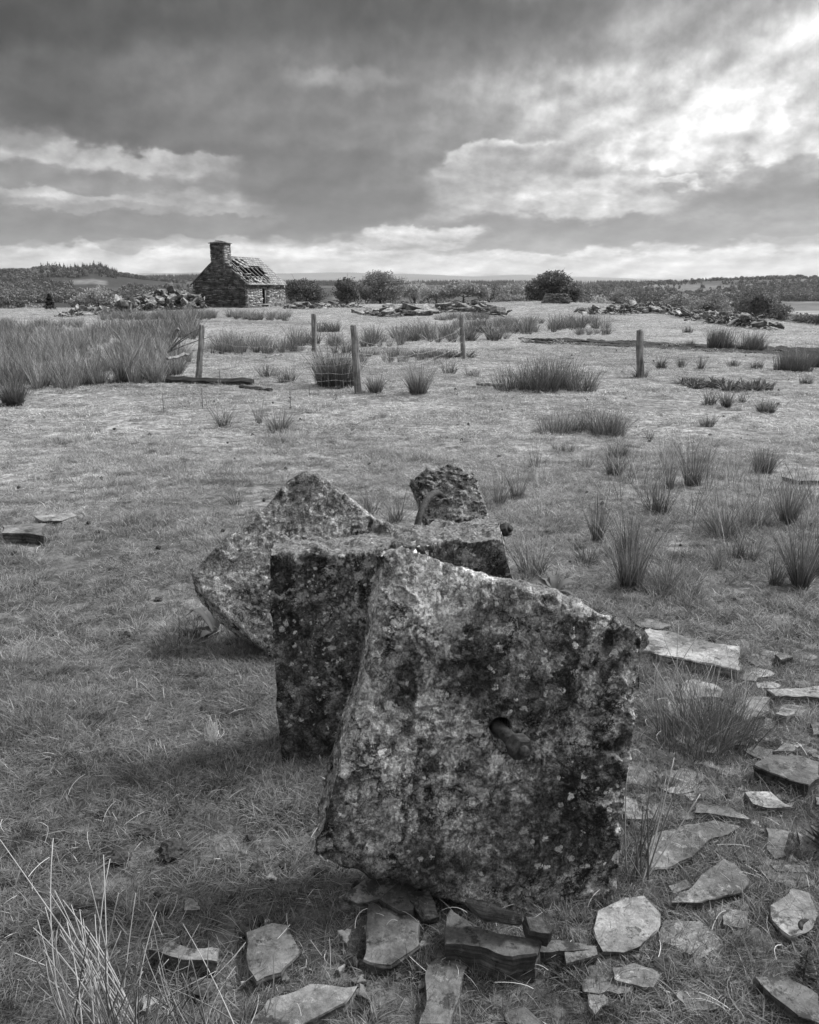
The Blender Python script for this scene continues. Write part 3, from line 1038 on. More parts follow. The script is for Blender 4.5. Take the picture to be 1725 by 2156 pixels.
SL = [
    (C5, [(375, 182), (600, 232), (832, 285), (815, 400), (580, 345), (340, 300)], "long pale thick slate slab lying behind the front stone's right edge", .075, .085, 'slate'),
    (C5, [(268, 125), (400, 142), (492, 180), (430, 192), (330, 180)], "small flat slate slab just beyond the long thick pale one", .02, .05, 'slate'),
    (C5, [(530, 460), (600, 440), (700, 465), (742, 500), (745, 545), (520, 535)], "pale slate slab half hidden behind the dark rush clump", .02, .05, 'slate'),
    (C5, [(820, 528), (980, 530), (955, 622), (850, 645), (770, 600)], "smooth pale slate slab touching the right side of the dark rush clump", .025, .05, 'slate'),
    (C5, [(960, 495), (1100, 480), (1290, 470), (1290, 550), (1130, 520), (1000, 530)], "broad slate slab cut by the right picture edge above the small stack", .04, .06, 'slate'),
    (C5, [(1035, 580), (1105, 592), (1100, 618), (1060, 630), (1000, 615)], "small thick stacked slate lump standing proud of the turf", .06, .07, 'slate'),
    (C5, [(985, 800), (1050, 762), (1120, 770), (1090, 800)], "thin slate sliver behind the big speckled slab on the right", .02, .04, 'slate'),
    (C5, [(1000, 812), (1120, 815), (1220, 850), (1225, 925), (1170, 965), (1040, 925), (900, 872)], "big speckled slate slab raised on a dark broken edge at the right", .075, .08, 'slate'),
    (C5, [(850, 1007), (985, 1005), (1082, 1078), (960, 1082), (890, 1062)], "clean pale four-sided slate slab below the big speckled one", .03, .05, 'slate'),
    (C5, [(610, 1055), (800, 1088), (882, 1142), (760, 1125), (598, 1112)], "narrow lichened slate strip above the broad lichened slab", .02, .05, 'slate'),
    (C5, [(350, 1255), (430, 1195), (560, 1155), (700, 1135), (825, 1165), (740, 1222), (600, 1312), (500, 1372), (350, 1395)], "broad flat lichened slate slab beside the tall rush stalks", .025, .05, 'slate'),
    (C5, [(955, 1185), (1082, 1205), (1060, 1320), (1000, 1330), (960, 1280)], "upright rectangular slate piece between turf on the right", .02, .04, 'slate'),
    (C5, [(750, 1322), (800, 1345), (880, 1430), (832, 1500), (640, 1545), (490, 1553), (560, 1490), (660, 1395)], "large smooth leaf-shaped slate slab with a sharp left point", .045, .045, 'slate'),
    (C5, [(970, 1352), (1180, 1358), (1170, 1398), (1010, 1388)], "thin low slate strip right of the leaf-shaped slab", .015, .04, 'slate'),
    (C5, [(740, 1622), (800, 1582), (872, 1600), (868, 1680), (742, 1662)], "small lichened slate piece below the leaf-shaped slab", .015, .04, 'slate'),
    (C5, [(1080, 1482), (1180, 1500), (1225, 1600), (1165, 1690), (1080, 1722), (990, 1640), (975, 1560)], "rough rounded slate boulder slab with a black slug on it", .04, .06, 'slate'),
    (C5, [(120, 1592), (250, 1512), (360, 1510), (435, 1602), (420, 1682), (330, 1760), (250, 1792), (150, 1790), (95, 1682)], "wide round damp slate slab at the front stone's right foot", .035, .06, 'slate_mid'),
    (C5, [(900, 1912), (1050, 1910), (1225, 2012), (1230, 2150), (1120, 2110), (980, 2010)], "dark speckled slate slab in the bottom right corner", .05, .06, 'slate_mid'),
    (C5, [(190, 1872), (300, 1852), (440, 1902), (400, 1972), (200, 1942)], "pale lichened slate piece below the round damp slab", .015, .04, 'slate'),
    (C5, [(250, 1022), (310, 1042), (330, 1100), (250, 1100)], "small slate corner showing beside the front stone's right edge", .015, .04, 'slate'),
    (C5, [(250, 1100), (380, 1102), (402, 1132), (250, 1142)], "thin lichened slate strip under the small slate corner", .015, .04, 'slate'),
    (C5, [(620, 792), (660, 765), (722, 780), (700, 808)], "little lone slate chip in the turf below the dark rush clump", .015, .04, 'slate'),
    (C5, [(800, 1302), (900, 1290), (905, 1340), (832, 1345)], "small slate piece nearly touching the leaf-shaped slab's top right", .01, .04, 'slate'),
    (C5, [(470, 1472), (560, 1440), (592, 1470), (500, 1512)], "pale slate fragment above the leaf-shaped slab's sharp point", .012, .04, 'slate'),
    (C5, [(1000, 317), (1050, 310), (1092, 332), (1030, 347)], "pale rounded stone lying alone beyond the slates on the right", .04, .05, 'slate'),
    (C5, [(800, 745), (850, 740), (870, 770), (790, 772)], "small pale slate sliver lying above the speckled slab", .012, .03, 'slate'),
    (C5, [(430, 987), (560, 980), (602, 995), (480, 1006)], "thin pale slate edge in the turf beside the tall stalks", .012, .03, 'slate'),
    (C5, [(1175, 660), (1290, 665), (1290, 720), (1190, 715)], "slate slab at the right picture edge below the stack", .02, .04, 'slate'),
    (C5, [(1205, 1030), (1300, 1030), (1300, 1075), (1205, 1060)], "dark slate edge at the right picture edge beside the clean pale slab", .02, .04, 'slate'),
    (C6, [(600, 657), (680, 627), (890, 660), (880, 712), (740, 700)], "layered slate slab behind the bleached rush stalks, front left", .05, .06, 'slate_mid'),
    (C6, [(995, 590), (1100, 552), (1170, 562), (1190, 612), (1222, 662), (1140, 762), (1040, 800), (1000, 722)], "rounded veined slate slab in the turf left of the dark square one", .025, .05, 'slate_mid'),
    (C6, [(962, 975), (1080, 860), (1290, 792), (1450, 805), (1400, 880), (1200, 975)], "large veined slate slab cut by the bottom picture edge", .03, .05, 'slate_mid'),
    (C6, [(770, 762), (860, 770), (850, 852), (780, 832)], "small slate piece below the layered slab among the stalks", .012, .03, 'slate_mid'),
    (C6, [(752, 452), (800, 460), (812, 502), (745, 505)], "small grassy slate chip left of the stones", .008, .03, 'slate_mid'),
    (C7, [(205, 365), (330, 290), (450, 262), (520, 290), (430, 370), (300, 395)], "pale slate slab emerging under the front stone's lower left edge", .05, .05, 'slate'),
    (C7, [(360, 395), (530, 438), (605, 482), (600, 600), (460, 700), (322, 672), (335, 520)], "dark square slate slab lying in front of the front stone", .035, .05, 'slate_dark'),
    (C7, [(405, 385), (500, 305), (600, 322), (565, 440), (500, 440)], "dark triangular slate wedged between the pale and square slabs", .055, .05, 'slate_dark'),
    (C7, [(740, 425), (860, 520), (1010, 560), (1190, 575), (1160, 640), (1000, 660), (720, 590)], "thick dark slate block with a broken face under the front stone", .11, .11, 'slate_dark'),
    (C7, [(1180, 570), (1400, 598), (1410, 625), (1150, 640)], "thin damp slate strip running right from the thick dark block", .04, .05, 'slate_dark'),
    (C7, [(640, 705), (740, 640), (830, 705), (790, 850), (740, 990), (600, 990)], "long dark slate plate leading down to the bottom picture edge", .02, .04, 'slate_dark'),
    (C7, [(1290, 612), (1440, 602), (1452, 652), (1300, 692)], "lichen-crusted slate lump at the thin damp strip's right end", .04, .05, 'slate'),
    (C7, [(1000, 930), (1100, 900), (1200, 990), (1020, 990)], "small damp slate showing through grass at the bottom edge", .01, .03, 'slate_dark'),
    (lambda x, y: (x, y), [(4, 1105), (98, 1100), (92, 1128), (60, 1124), (2, 1122)], "thick slate block with a broken face at the left picture edge", .09, .10, 'slate_mid'),
    (lambda x, y: (x, y), [(70, 1086), (150, 1078), (162, 1084), (130, 1094), (90, 1096)], "thin pale slate slab just behind the thick block at left", .05, .05, 'slate'),
    (lambda x, y: (x, y), [(1646, 1003), (1735, 998), (1735, 1010), (1680, 1010)], "split slate lying by the right picture edge among the rushes", .05, .05, 'slate'),
]
M['slate_mid'] = slate_mat("damp_grey_slate", .09, .2, .35)
for i, (cv, poly, lab, top, th, mt) in enumerate(SL):
    slab(poly, lab, top, th + .02, mt, tilt=(random.uniform(-.02, .02), random.uniform(-.03, .03)), seed=i, conv=cv)
rgx = random.Random(61)
cnt = 0
for tr in range(400):
    u, v = rgx.uniform(1310, 1720), rgx.uniform(1380, 2140)
    if u < 1500 and v < 1560: continue
    q = P(u, v)
    r = rgx.uniform(.035, .085)
    k_ = rgx.randint(5, 7); a0 = rgx.uniform(0, 6.28)
    pts = [(q.x + math.cos(a0 + 6.283 * j / k_) * r * rgx.uniform(.75, 1.2), q.y + math.sin(a0 + 6.283 * j / k_) * r * rgx.uniform(.5, .9)) for j in range(k_)]
    px_ = np.array([p_[0] for p_ in pts] + [q.x]); py_ = np.array([p_[1] for p_ in pts] + [q.y])
    if any(inpoly(px_, py_, e).any() for e in EXCL): continue
    if math.hypot(q.x - front.location.x, q.y - front.location.y) < .42: continue
    poly = [project(x_, y_, gz1(x_, y_) + .013) for x_, y_ in pts]
    slab(poly, "small pale slate slab sunk in the turf between the big slates at lower right", 0.0, .04, rgx.choice(('slate', 'slate', 'slate_mid')), seed=300 + tr, group="small slates sunk between the big ones at lower right", tilt=(rgx.uniform(-.05, .05), rgx.uniform(-.05, .05)))
    cnt += 1
    if cnt >= 30: break
def chips(n_, regions, label, seed, rmin, rmax):
    rg = random.Random(seed)
    V, Fc = [], []
    for k in range(n_):
        (u0, v0, u1, v1) = rg.choice(regions)
        q = P(rg.uniform(u0, u1), rg.uniform(v0, v1))
        if any(inpoly(np.array([q.x]), np.array([q.y]), e)[0] for e in EXCL): continue
        r = rmin * (rmax / rmin) ** (rg.random() ** 1.6)
        m_ = rg.randint(9, 13); o_ = len(V); rot = rg.uniform(0, 6.28); el_ = rg.uniform(.4, .9)
        tz = rg.uniform(.008, .017); tx, ty = rg.gauss(0, .10), rg.gauss(0, .10)
        for lev, f in ((0, 1), (1, 1.03), (2, .8)):
            for j in range(m_):
                a_ = 6.283 * j / m_
                rr = r * (.72 + .28 * math.cos(3 * a_ + k)) * rg.uniform(.85, 1.1) * f
                x_, y_ = math.cos(a_) * rr, math.sin(a_) * rr * el_
                x_, y_ = x_ * math.cos(rot) - y_ * math.sin(rot), x_ * math.sin(rot) + y_ * math.cos(rot)
                V.append(q + Vector((x_, y_, (tz - .002 if lev == 0 else -.02 if lev == 1 else tz) + tx * x_ + ty * y_)))
        Fc.append(tuple(o_ + 2 * m_ + j for j in range(m_)))
        for j in range(m_):
            j2 = (j + 1) % m_
            Fc.append((o_ + j, o_ + j2, o_ + 2 * m_ + j2, o_ + 2 * m_ + j))
            Fc.append((o_ + m_ + j, o_ + m_ + j2, o_ + j2, o_ + j))
        if r > .03:
            EXCL.append([tuple(V[o_ + j][:2]) for j in range(m_)])
    o = mesh_obj("slate_chips", V, Fc, M['slate'])
    tag(o, label, "slate chips", kind='stuff')
chips(280, [(1330, 1420, 1725, 1600), (1310, 1640, 1725, 1960), (1200, 1900, 1725, 2150), (1300, 1600, 1500, 1800), (1560, 1500, 1725, 1900)], "small broken slate chips half sunk in the turf on the right", 3, .008, .085)
chips(40, [(300, 1900, 1000, 2150), (560, 1850, 900, 2100)], "few slate chips sunk in the turf at the bottom", 4, .006, .035)
# propped slates under the front stone
def prism(name, pts, thick_vec, material, seed, label, cat):
    """irregular split slate: outline points in space, extruded, faces roughened"""
    pts = [Vector(q) for q in pts]
    tv = Vector(thick_vec)
    bm = bmesh.new()
    a = [bm.verts.new(q) for q in pts]
    b = [bm.verts.new(q + tv) for q in pts]
    bm.faces.new(a); bm.faces.new(b[::-1])
    for i in range(len(a)):
        j = (i + 1) % len(a)
        bm.faces.new((a[i], b[i], b[j], a[j]))
    bmesh.ops.recalc_face_normals(bm, faces=bm.faces[:])
    bmesh.ops.triangulate(bm, faces=[f for f in bm.faces if len(f.verts) > 4])
    bmesh.ops.subdivide_edges(bm, edges=bm.edges[:], cuts=4, use_grid_fill=True)
    me = bpy.data.meshes.new(name)
    bm.to_mesh(me); bm.free()
    co = np.empty(len(me.vertices) * 3); me.vertices.foreach_get('co', co); co = co.reshape(-1, 3)
    co += .007 * np.stack([fbm(co * 22 + k * 5, 3, seed + k) for k in range(3)], -1)
    me.vertices.foreach_set('co', co.ravel())
    me.materials.append(material)
    me.update()
    o = link(bpy.data.objects.new(name, me))
    c = co.mean(0)
    rebase(o, (c[0], c[1], co[:, 2].min()))
    return tag(o, label, cat)
g0 = lambda x, y, z: P(*C7(x, y), z)
prism("propped_slate", [g0(540, 335, .09), g0(640, 345, .10), g0(690, 455, .05), g0(620, 482, .035), g0(560, 405, .05)], (0, .01, -.03), M['slate'], 5,
      "mottled slate tilted against the dark square slab", "slate slab")
prism("propped_slate", [g0(810, 380, .16), g0(900, 385, .17), g0(1080, 455, .15), g0(1085, 500, .13), g0(900, 470, .13)], (0, .03, -.035), M['slate_mid'], 6,
      "wedge-shaped slate propped right under the front stone's bottom edge", "slate slab")
prism("propped_slate", [g0(1100, 470, .13), g0(1180, 480, .13), g0(1240, 525, .12), g0(1225, 550, .11), g0(1125, 535, .11)], (0, .02, -.05), M['slate_mid'], 7,
      "short rounded slate wedge right of the propped one under the stone", "slate slab")
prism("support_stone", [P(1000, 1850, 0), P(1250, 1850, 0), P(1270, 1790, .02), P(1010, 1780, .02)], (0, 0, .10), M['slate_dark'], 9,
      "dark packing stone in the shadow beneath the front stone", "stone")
#SECTION3

# ------------------------------------------------------------------ ruined cottage
m, n = mat("coursed_slate_wall")
sh = n.attr('shade')
p = pos_of(n)
a = n.noise(p, 3, 6, .7)
b = n.noise(p, 18, 5, .7)
c = n.m('MULTIPLY', n.m('MULTIPLY', sh, n.mr(a, .3, .7, .45, 1.35)), n.mr(b, .3, .7, .6, 1.4))
M['wall_stone'] = finish(m, n, c, .9, b, .6, .03, .2)
m, n = mat("dark_mortar_core")
M['core'] = finish(m, n, n.mr(n.noise(pos_of(n), 8, 4), .3, .7, .012, .04), .95)
m, n = mat("roof_slate")
p = pos_of(n)
M['roof'] = finish(m, n, n.m('MULTIPLY', n.attr('shade'), n.mr(n.noise(p, 9, 5, .7), .3, .7, .7, 1.25)), .6, n.noise(p, 20, 4), .4, .02, .4)
m, n = mat("old_rafter_timber")
M['rafter'] = finish(m, n, n.mr(n.noise(pos_of(n), 12, 4), .3, .7, .07, .26), .85)

TH = R(19)
CN = Vector((at_depth(521, 650, 67).x, 67.0, 0))
CN.z = at_depth(521, 655, 67).z - .12
WD, LN = 4.81, 6.5
ex = Vector((-math.cos(TH), math.sin(TH), 0))      # along the gable, towards the left
ey = Vector((math.sin(TH), math.cos(TH), 0))       # along the side wall, away from us
ez = Vector((0, 0, 1))
EAVE, RIDGE = 2.32, 4.35
cot = empty("ruined_cottage", CN)
tag(cot, "roofless-looking small slate cottage with a tall chimney and holed roof", "cottage")
def cw(a, b, c):
    return ex * a + ey * b + ez * c
def boxes_mesh(name, boxes, material, parent, loc=None):
    V, Fc, A = [], [], []
    for (o, dx, dy, dz, sh) in boxes:
        k = len(V)
        for c in ((0, 0, 0), (1, 0, 0), (1, 1, 0), (0, 1, 0), (0, 0, 1), (1, 0, 1), (1, 1, 1), (0, 1, 1)):
            V.append(o + dx * c[0] + dy * c[1] + dz * c[2]); A.append(sh)
        for f in ((0, 3, 2, 1), (4, 5, 6, 7), (0, 1, 5, 4), (1, 2, 6, 5), (2, 3, 7, 6), (3, 0, 4, 7)):
            Fc.append([q + k for q in f])
    o = mesh_obj(name, [tuple(v) for v in V], np.array(Fc), material, attrs={'shade': A})
    bm = bmesh.new(); bm.from_mesh(o.data); bmesh.ops.recalc_face_normals(bm, faces=bm.faces[:]); bm.to_mesh(o.data); bm.free()
    if parent: o.parent = parent
    return o
def masonry(origin, ax, nrm, x0f, x1f, z0, z1, t, sh, holes=(), seed=0, ch=(.045, .10), ln=(.18, .62)):
    """coursed slate face: stones as thin blocks proud of a dark core"""
    rg = random.Random(seed)
    out = []
    z = z0
    while z < z1:
        h = rg.uniform(*ch)
        xa, xb = x0f(z + h / 2), x1f(z + h / 2)
        x = xa - rg.uniform(0, .05)
        while x < xb:
            L = rg.uniform(*ln)
            x2 = min(x + L, xb + rg.uniform(0, .05))
            mid_ = (x + x2) / 2
            if not any(hx0 < mid_ < hx1 and hz0 < z + h / 2 < hz1 for hx0, hx1, hz0, hz1 in holes):
                pr = rg.uniform(.0, .035)
                s = sh * (rg.uniform(.35, 1.0) if rg.random() < .8 else rg.uniform(1.1, 1.9))
                out.append((origin + ax * x + ez * (z + .006) - nrm * t, ax * (x2 - x - rg.uniform(.006, .02)), nrm * (t + pr), ez * (h - rg.uniform(.008, .018)), s))
            x = x2
        z += h
    return out
T_ = .12
gl = lambda z: 0.0 if z < EAVE else (z - EAVE) / (RIDGE - EAVE) * WD / 2
gr = lambda z: WD if z < EAVE else WD - (z - EAVE) / (RIDGE - EAVE) * WD / 2
# front gable towards us
bx = masonry(Vector((0, 0, 0)), ex, -ey, lambda z: gl(z), lambda z: gr(z), -.25, RIDGE - .1, T_, .115, seed=1)  # gable's shade is painted in: stone tone darker than the side wall
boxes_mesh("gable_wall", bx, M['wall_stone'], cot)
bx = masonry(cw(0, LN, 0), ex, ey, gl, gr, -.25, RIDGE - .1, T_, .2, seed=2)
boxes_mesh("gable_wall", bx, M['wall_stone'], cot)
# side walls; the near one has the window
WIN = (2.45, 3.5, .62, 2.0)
bx = masonry(Vector((0, 0, 0)), ey, -ex, lambda z: .0, lambda z: LN, -.35, EAVE - .08, T_, .27, holes=[WIN], seed=3)  # paler stone tone paints the sunlight on this side
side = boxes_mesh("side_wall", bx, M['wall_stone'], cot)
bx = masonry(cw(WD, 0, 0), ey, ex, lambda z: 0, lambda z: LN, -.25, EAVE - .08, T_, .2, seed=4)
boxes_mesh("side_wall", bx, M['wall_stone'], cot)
# inner core of the walls
def prism_core(profile, y0, y1):
    V = [cw(a, y0, c) for a, c in profile] + [cw(a, y1, c) for a, c in profile]
    k = len(profile)
    Fc = [tuple(range(k)), tuple(range(k, 2 * k))[::-1]] + [(i, i + k, (i + 1) % k + k, (i + 1) % k) for i in range(k)]
    return V, Fc
GP = [(.05, -.4), (.05, EAVE), (WD / 2, RIDGE - .1), (WD - .05, EAVE), (WD - .05, -.4)]
core = [prism_core(GP, .05, .45), prism_core(GP, LN - .45, LN - .05)]
def cbox(a0, a1, b0, b1, c0, c1):
    return prism_core([(a0, c0), (a0, c1), (a1, c1), (a1, c0)], b0, b1)
core += [cbox(.05, .45, .46, WIN[0] - .02, -.4, EAVE - .1), cbox(.05, .45, WIN[1] + .02, LN - .46, -.4, EAVE - .1),
         cbox(.052, .448, WIN[0] - .02, WIN[1] + .02, -.4, WIN[2] - .02), cbox(.052, .448, WIN[0] - .02, WIN[1] + .02, WIN[3] + .02, EAVE - .1),
         cbox(WD - .45, WD - .05, .46, LN - .46, -.4, EAVE - .1)]
V, Fc = join(core)
o = mesh_obj("wall_core", V, Fc, M['core']); o.parent = cot
# chimney on the gable
CH0, CH1, CHT = WD / 2 - .60, WD / 2 + .62, 5.45
chb = []
CB = .95
def chx(z):   # shoulders widen downwards
    return .45 * max(0, 1 - (z - 3.35) / .5)
for (o_, ax_, nn_, L_, sh_) in ((cw(CH0, -.03, 0), ex, -ey, CH1 - CH0, .13), (cw(CH0, CB, 0), ex, ey, CH1 - CH0, .2), (cw(CH0, -.03, 0), ey, -ex, CB + .03, .24), (cw(CH1, -.03, 0), ey, ex, CB + .03, .15)):  # last value per face: sun and shade painted into the stone tone
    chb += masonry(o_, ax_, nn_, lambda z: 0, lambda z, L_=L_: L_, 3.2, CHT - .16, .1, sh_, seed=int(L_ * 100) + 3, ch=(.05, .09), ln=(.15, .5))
ch = boxes_mesh("chimney", chb, M['wall_stone'], cot)
V, Fc = join([cbox(CH0 + .06, CH1 - .06, .02, CB - .06, 3.0, CHT - .18), cbox(CH0 - .45, CH0 + .05, .02, .4, 2.9, 3.5)])
o = mesh_obj("chimney_core", [Vector(q) for q in V], Fc, M['core']); o.parent = ch
cap = [(cw(CH0 - .12, -.16, CHT - .16), ex * (CH1 - CH0 + .24), ey * (CB + .26), ez * .05, .14),
       (cw(CH0 - .02, -.08, CHT - .108), ex * (CH1 - CH0 + .02), ey * (CB + .1), ez * .05, .2),
       (cw(CH0 + .1, -.02, CHT - .055), ex * .7, ey * .6, ez * .045, .12),
       (cw(CH0 + .3, .1, CHT - .005), ex * .55 + ez * .06, ey * .5, ez * .045, .2),
       (cw(CH0 + .62, .0, CHT - .055), ex * .45 - ez * .03, ey * .5, ez * .04, .17)]
o = boxes_mesh("chimney_cap", cap, M['wall_stone'], cot); o.parent = ch
# shoulders
shd = masonry(cw(0, -.02, 0), ex, -ey, lambda z: CH0 - chx(z), lambda z: CH1 + chx(z), 3.0, 3.75, T_, .13, seed=9)  # dark tone repeats the shade painted on the gable side
o = boxes_mesh("chimney_shoulder", shd, M['wall_stone'], cot); o.parent = ch
# window: frame, lintel, sill
frm = []
wx = -.02
def wb(b0, b1, c0, c1, a0=.04, a1=.12, sh=.3):
    frm.append((cw(a0, b0, c0), ex * (a1 - a0), ey * (b1 - b0), ez * (c1 - c0), sh))
wb(WIN[0] + .05, WIN[0] + .12, WIN[2] + .05, WIN[3] - .05); wb(WIN[1] - .12, WIN[1] - .05, WIN[2] + .05, WIN[3] - .05)
wb(WIN[0] + .12, WIN[1] - .12, WIN[3] - .12, WIN[3] - .05); wb(WIN[0] + .66, WIN[0] + .73, WIN[2] + .05, WIN[3] - .12)
wf = boxes_mesh("window", frm, M['roof'], cot)
o = boxes_mesh("sill", [(cw(-.12, WIN[0] - .08, WIN[2] - .05), ex * .5, ey * (WIN[1] - WIN[0] + .16), ez * .06, .34)], M['roof'], cot); o.parent = wf
o = boxes_mesh("lintel", [(cw(-.03, WIN[0] - .15, WIN[3]), ex * .4, ey * (WIN[1] - WIN[0] + .3), ez * .09, .09)], M['wall_stone'], cot); o.parent = wf
# roof: slates laid on the slope, rafters where they have gone
slope = (ex * (WD / 2) + ez * (RIDGE - EAVE)); SLn = slope.length; sl = slope.normalized()
sn = ey.cross(sl).normalized()
if sn.z < 0: sn = -sn
O_ = cw(-.22, 0, EAVE - .18)
SL_LEN = SLn + .26
def missing(b, t):
    # b along the ridge 0..LN, t up the slope 0..1
    edge1 = 1.15 + .2 * math.sin(t * 9)
    if b < edge1 and t > .12: return True
    if b < 4.5 and .15 < t < .66 - (b - 2) * .02: return True
    if b < 3.4 and .10 < t < .9 and math.sin(b * 7 + t * 13) > .15: return True
    if b < 2.6 and .62 <= t < .95 and b < 1.5 + (t - .6) * .4: return True
    if 2.9 < b < 4.9 and .38 < t < .66 and b < 5.2 - (t - .3) * 1.5: return True
    return False
rs = []
rg = random.Random(5)
rows, colsn = 13, 15
for r_ in range(rows):
    t0 = r_ / rows
    for c_ in range(-1, colsn):
        b0 = .0 + (c_ + (r_ % 2) * .5) * LN / colsn
        b1 = b0 + LN / colsn - .015
        if b1 < 0 or b0 > LN + .15: continue
        b0 = max(b0, -.05); b1 = min(b1, LN + .12)
        bm_ = (b0 + b1) / 2
        if missing(bm_, t0 + .04): continue
        sh = rg.uniform(.15, .25)
        if rg.random() < .1: sh *= .6
        lift = .03 + rg.uniform(0, .012)
        q = O_ + sl * (t0 * SL_LEN - .06) + ey * b0 + sn * (lift + .02) + ey * rg.uniform(-.01, .01)
        rs.append((q, ey * (b1 - b0), sl * (SL_LEN / rows + .07) - sn * .022, sn * .014, sh))
for _ in range(70):      # slipped slates lying at the eaves and verge
    if rg.random() < .65:
        b, t = rg.uniform(.1, 3.9), rg.uniform(.03, .17)
    else:
        t = rg.uniform(.1, .8); b = rg.uniform(0, .35)
    a_ = rg.uniform(0, 3.1)
    d1 = (ey * math.cos(a_) + sl * math.sin(a_)); d2 = (sl * math.cos(a_) - ey * math.sin(a_))
    rs.append((O_ + sl * t * SL_LEN + ey * b + sn * rg.uniform(.06, .2), d1 * rg.uniform(.15, .35), d2 * rg.uniform(.1, .25) + sn * rg.uniform(-.08, .08), sn * .016, rg.uniform(.10, .32)))
rf = boxes_mesh("roof", rs, M['roof'], cot)
rd = [(cw(WD / 2 - .1, 1.15, RIDGE - .02), ex * .2, ey * (LN - 1.1), ez * .07, .2)]
o = boxes_mesh("ridge", rd, M['roof'], cot); o.parent = rf
raf = []
for i in range(9):
    b = .35 + i * (LN - .5) / 8
    raf.append((O_ + ey * b + sn * -.06, ey * .07, sl * (SL_LEN - (.0 if i not in (2, 5) else 1.0)), sn * .09, 1))
for t in (.3, .66):
    raf.append((O_ + ey * .1 + sl * t * SL_LEN - sn * .165, ey * (LN - .2), sl * .12, sn * .10, 1))
raf.append((O_ + ey * .9 + sl * .32 * SL_LEN + sn * .08, ey * 1.1 + sl * .1, sl * .09, sn * .05, 1))
o = boxes_mesh("rafters", raf, M['rafter'], cot); o.parent = rf
# far slope
slope2 = (ex * (-WD / 2) + ez * (RIDGE - EAVE)); sl2 = slope2.normalized(); sn2 = ey.cross(sl2).normalized()
if sn2.z < 0: sn2 = -sn2
O2 = cw(WD + .22, 0, EAVE - .18)
rs = []
for r_ in range(rows):
    for c_ in range(colsn):
        if rg.random() < (.35 if c_ < 6 else .05): continue
        rs.append((O2 + sl2 * (r_ / rows * SL_LEN - .04) + ey * (c_ * LN / colsn - .05) + sn2 * .03, ey * (LN / colsn - .015), sl2 * (SL_LEN / rows + .05), sn2 * .014, rg.uniform(.15, .3)))
o = boxes_mesh("roof_slope", rs, M['roof'], cot); o.parent = rf
raf = [(O2 + ey * (.35 + i * (LN - .5) / 8) - sn2 * .06, ey * .07, sl2 * SL_LEN, sn2 * .09, 1) for i in range(9)]
o = boxes_mesh("rafters", raf, M['rafter'], cot); o.parent = rf
# verge boards on the gable
vb = [(cw(-.2, -.1, EAVE - .2), sl * (SL_LEN * .55), ey * .12, sn * .05, .16), (cw(WD + .22, -.1, EAVE - .22), sl2 * (SL_LEN * .72), ey * .12, sn2 * .07, .09)]
for q_ in vb:
    o = boxes_mesh("verge", [q_], M['roof'], cot); o.parent = rf

# ------------------------------------------------------------------ spoil heaps of broken slate
HEAPV = []
for i in range(9):
    rg = random.Random(40 + i)
    bm = bmesh.new()
    k = rg.randint(5, 7)
    pts = []
    for j in range(k):
        a_ = 2 * math.pi * (j + rg.uniform(-.3, .3)) / k
        pts.append(Vector((math.cos(a_) * rg.uniform(.35, .55), math.sin(a_) * rg.uniform(.22, .4), 0)))
    th = rg.uniform(.07, .26)
    top_ = [bm.verts.new(q + Vector((rg.uniform(-.05, .05), rg.uniform(-.05, .05), th + rg.uniform(-.04, .04)))) for q in pts]
    bot_ = [bm.verts.new(q) for q in pts]
    bmesh.ops.convex_hull(bm, input=top_ + bot_)
    bmesh.ops.bevel(bm, geom=bm.edges[:], offset=.012, segments=1, affect='EDGES')
    me = bpy.data.meshes.new("heap_slate")
    bm.to_mesh(me); bm.free()
    me.materials.append(M['slate_heap'])
    HEAPV.append(me)
def heap(nm, label, group, n_big, n_small, spine, width, height, size, seed, stufflabel, flat=0.0, small=(.12, .3)):
    """spine: [(u, v, height scale)] foot line of the heap in the picture"""
    rg = random.Random(seed)
    sp = [(P(u, v), h) for u, v, h in spine]
    def along(t):
        f = t * (len(sp) - 1); i = min(int(f), len(sp) - 2); f -= i
        return sp[i][0].lerp(sp[i + 1][0], f), sp[i][1] * (1 - f) + sp[i + 1][1] * f
    def put(big):
        t = rg.random()
        c, h = along(t)
        w_ = rg.uniform(-1, 1)
        d = Vector((rg.gauss(0, .3), (w_ + .9) * width, 0))
        q = c + d
        hh = max(0, (1 - abs(w_) ** 1.6)) * h * height * min(1, max(.6, q.y / 60))
        q.z = gz1(q.x, q.y) + hh * rg.uniform(.35 if not big else .55, 1.0) - .05
        return q, h
    for i in range(n_big):
        q, h = put(True)
        o = link(bpy.data.objects.new("slate_rock", rg.choice(HEAPV)))
        o.location = q
        o.rotation_euler = (rg.gauss(0, .45 * (1 - flat)), rg.gauss(0, .55 * (1 - flat)), rg.uniform(0, 6.28))
        s = size * rg.uniform(.6, 1.5) * min(1, max(.5, q.y / 62))
        o.scale = (s, s, s * rg.uniform(.7, 1.3))
        tag(o, label, "rock", group)
    V, Fc = [], []
    for i in range(n_small):
        q, h = put(False)
        me = rg.choice(HEAPV)
        mt = Matrix.Translation(q) @ Matrix.Rotation(rg.uniform(0, 6.28), 4, 'Z') @ Matrix.Rotation(rg.gauss(0, .5 * (1 - flat)), 4, 'X') @ Matrix.Rotation(rg.gauss(0, .5 * (1 - flat)), 4, 'Y') @ Matrix.Scale(size * rg.uniform(*small) * 2 * min(1, max(.55, q.y / 62)), 4)
        k = len(V)
        V += [mt @ v.co for v in me.vertices]
        Fc += [tuple(j + k for j in f.vertices) for f in me.polygons]
    if n_small:
        o = mesh_obj("rubble", V, Fc, M['slate_heap'])
        tag(o, stufflabel, "rubble", kind='stuff')
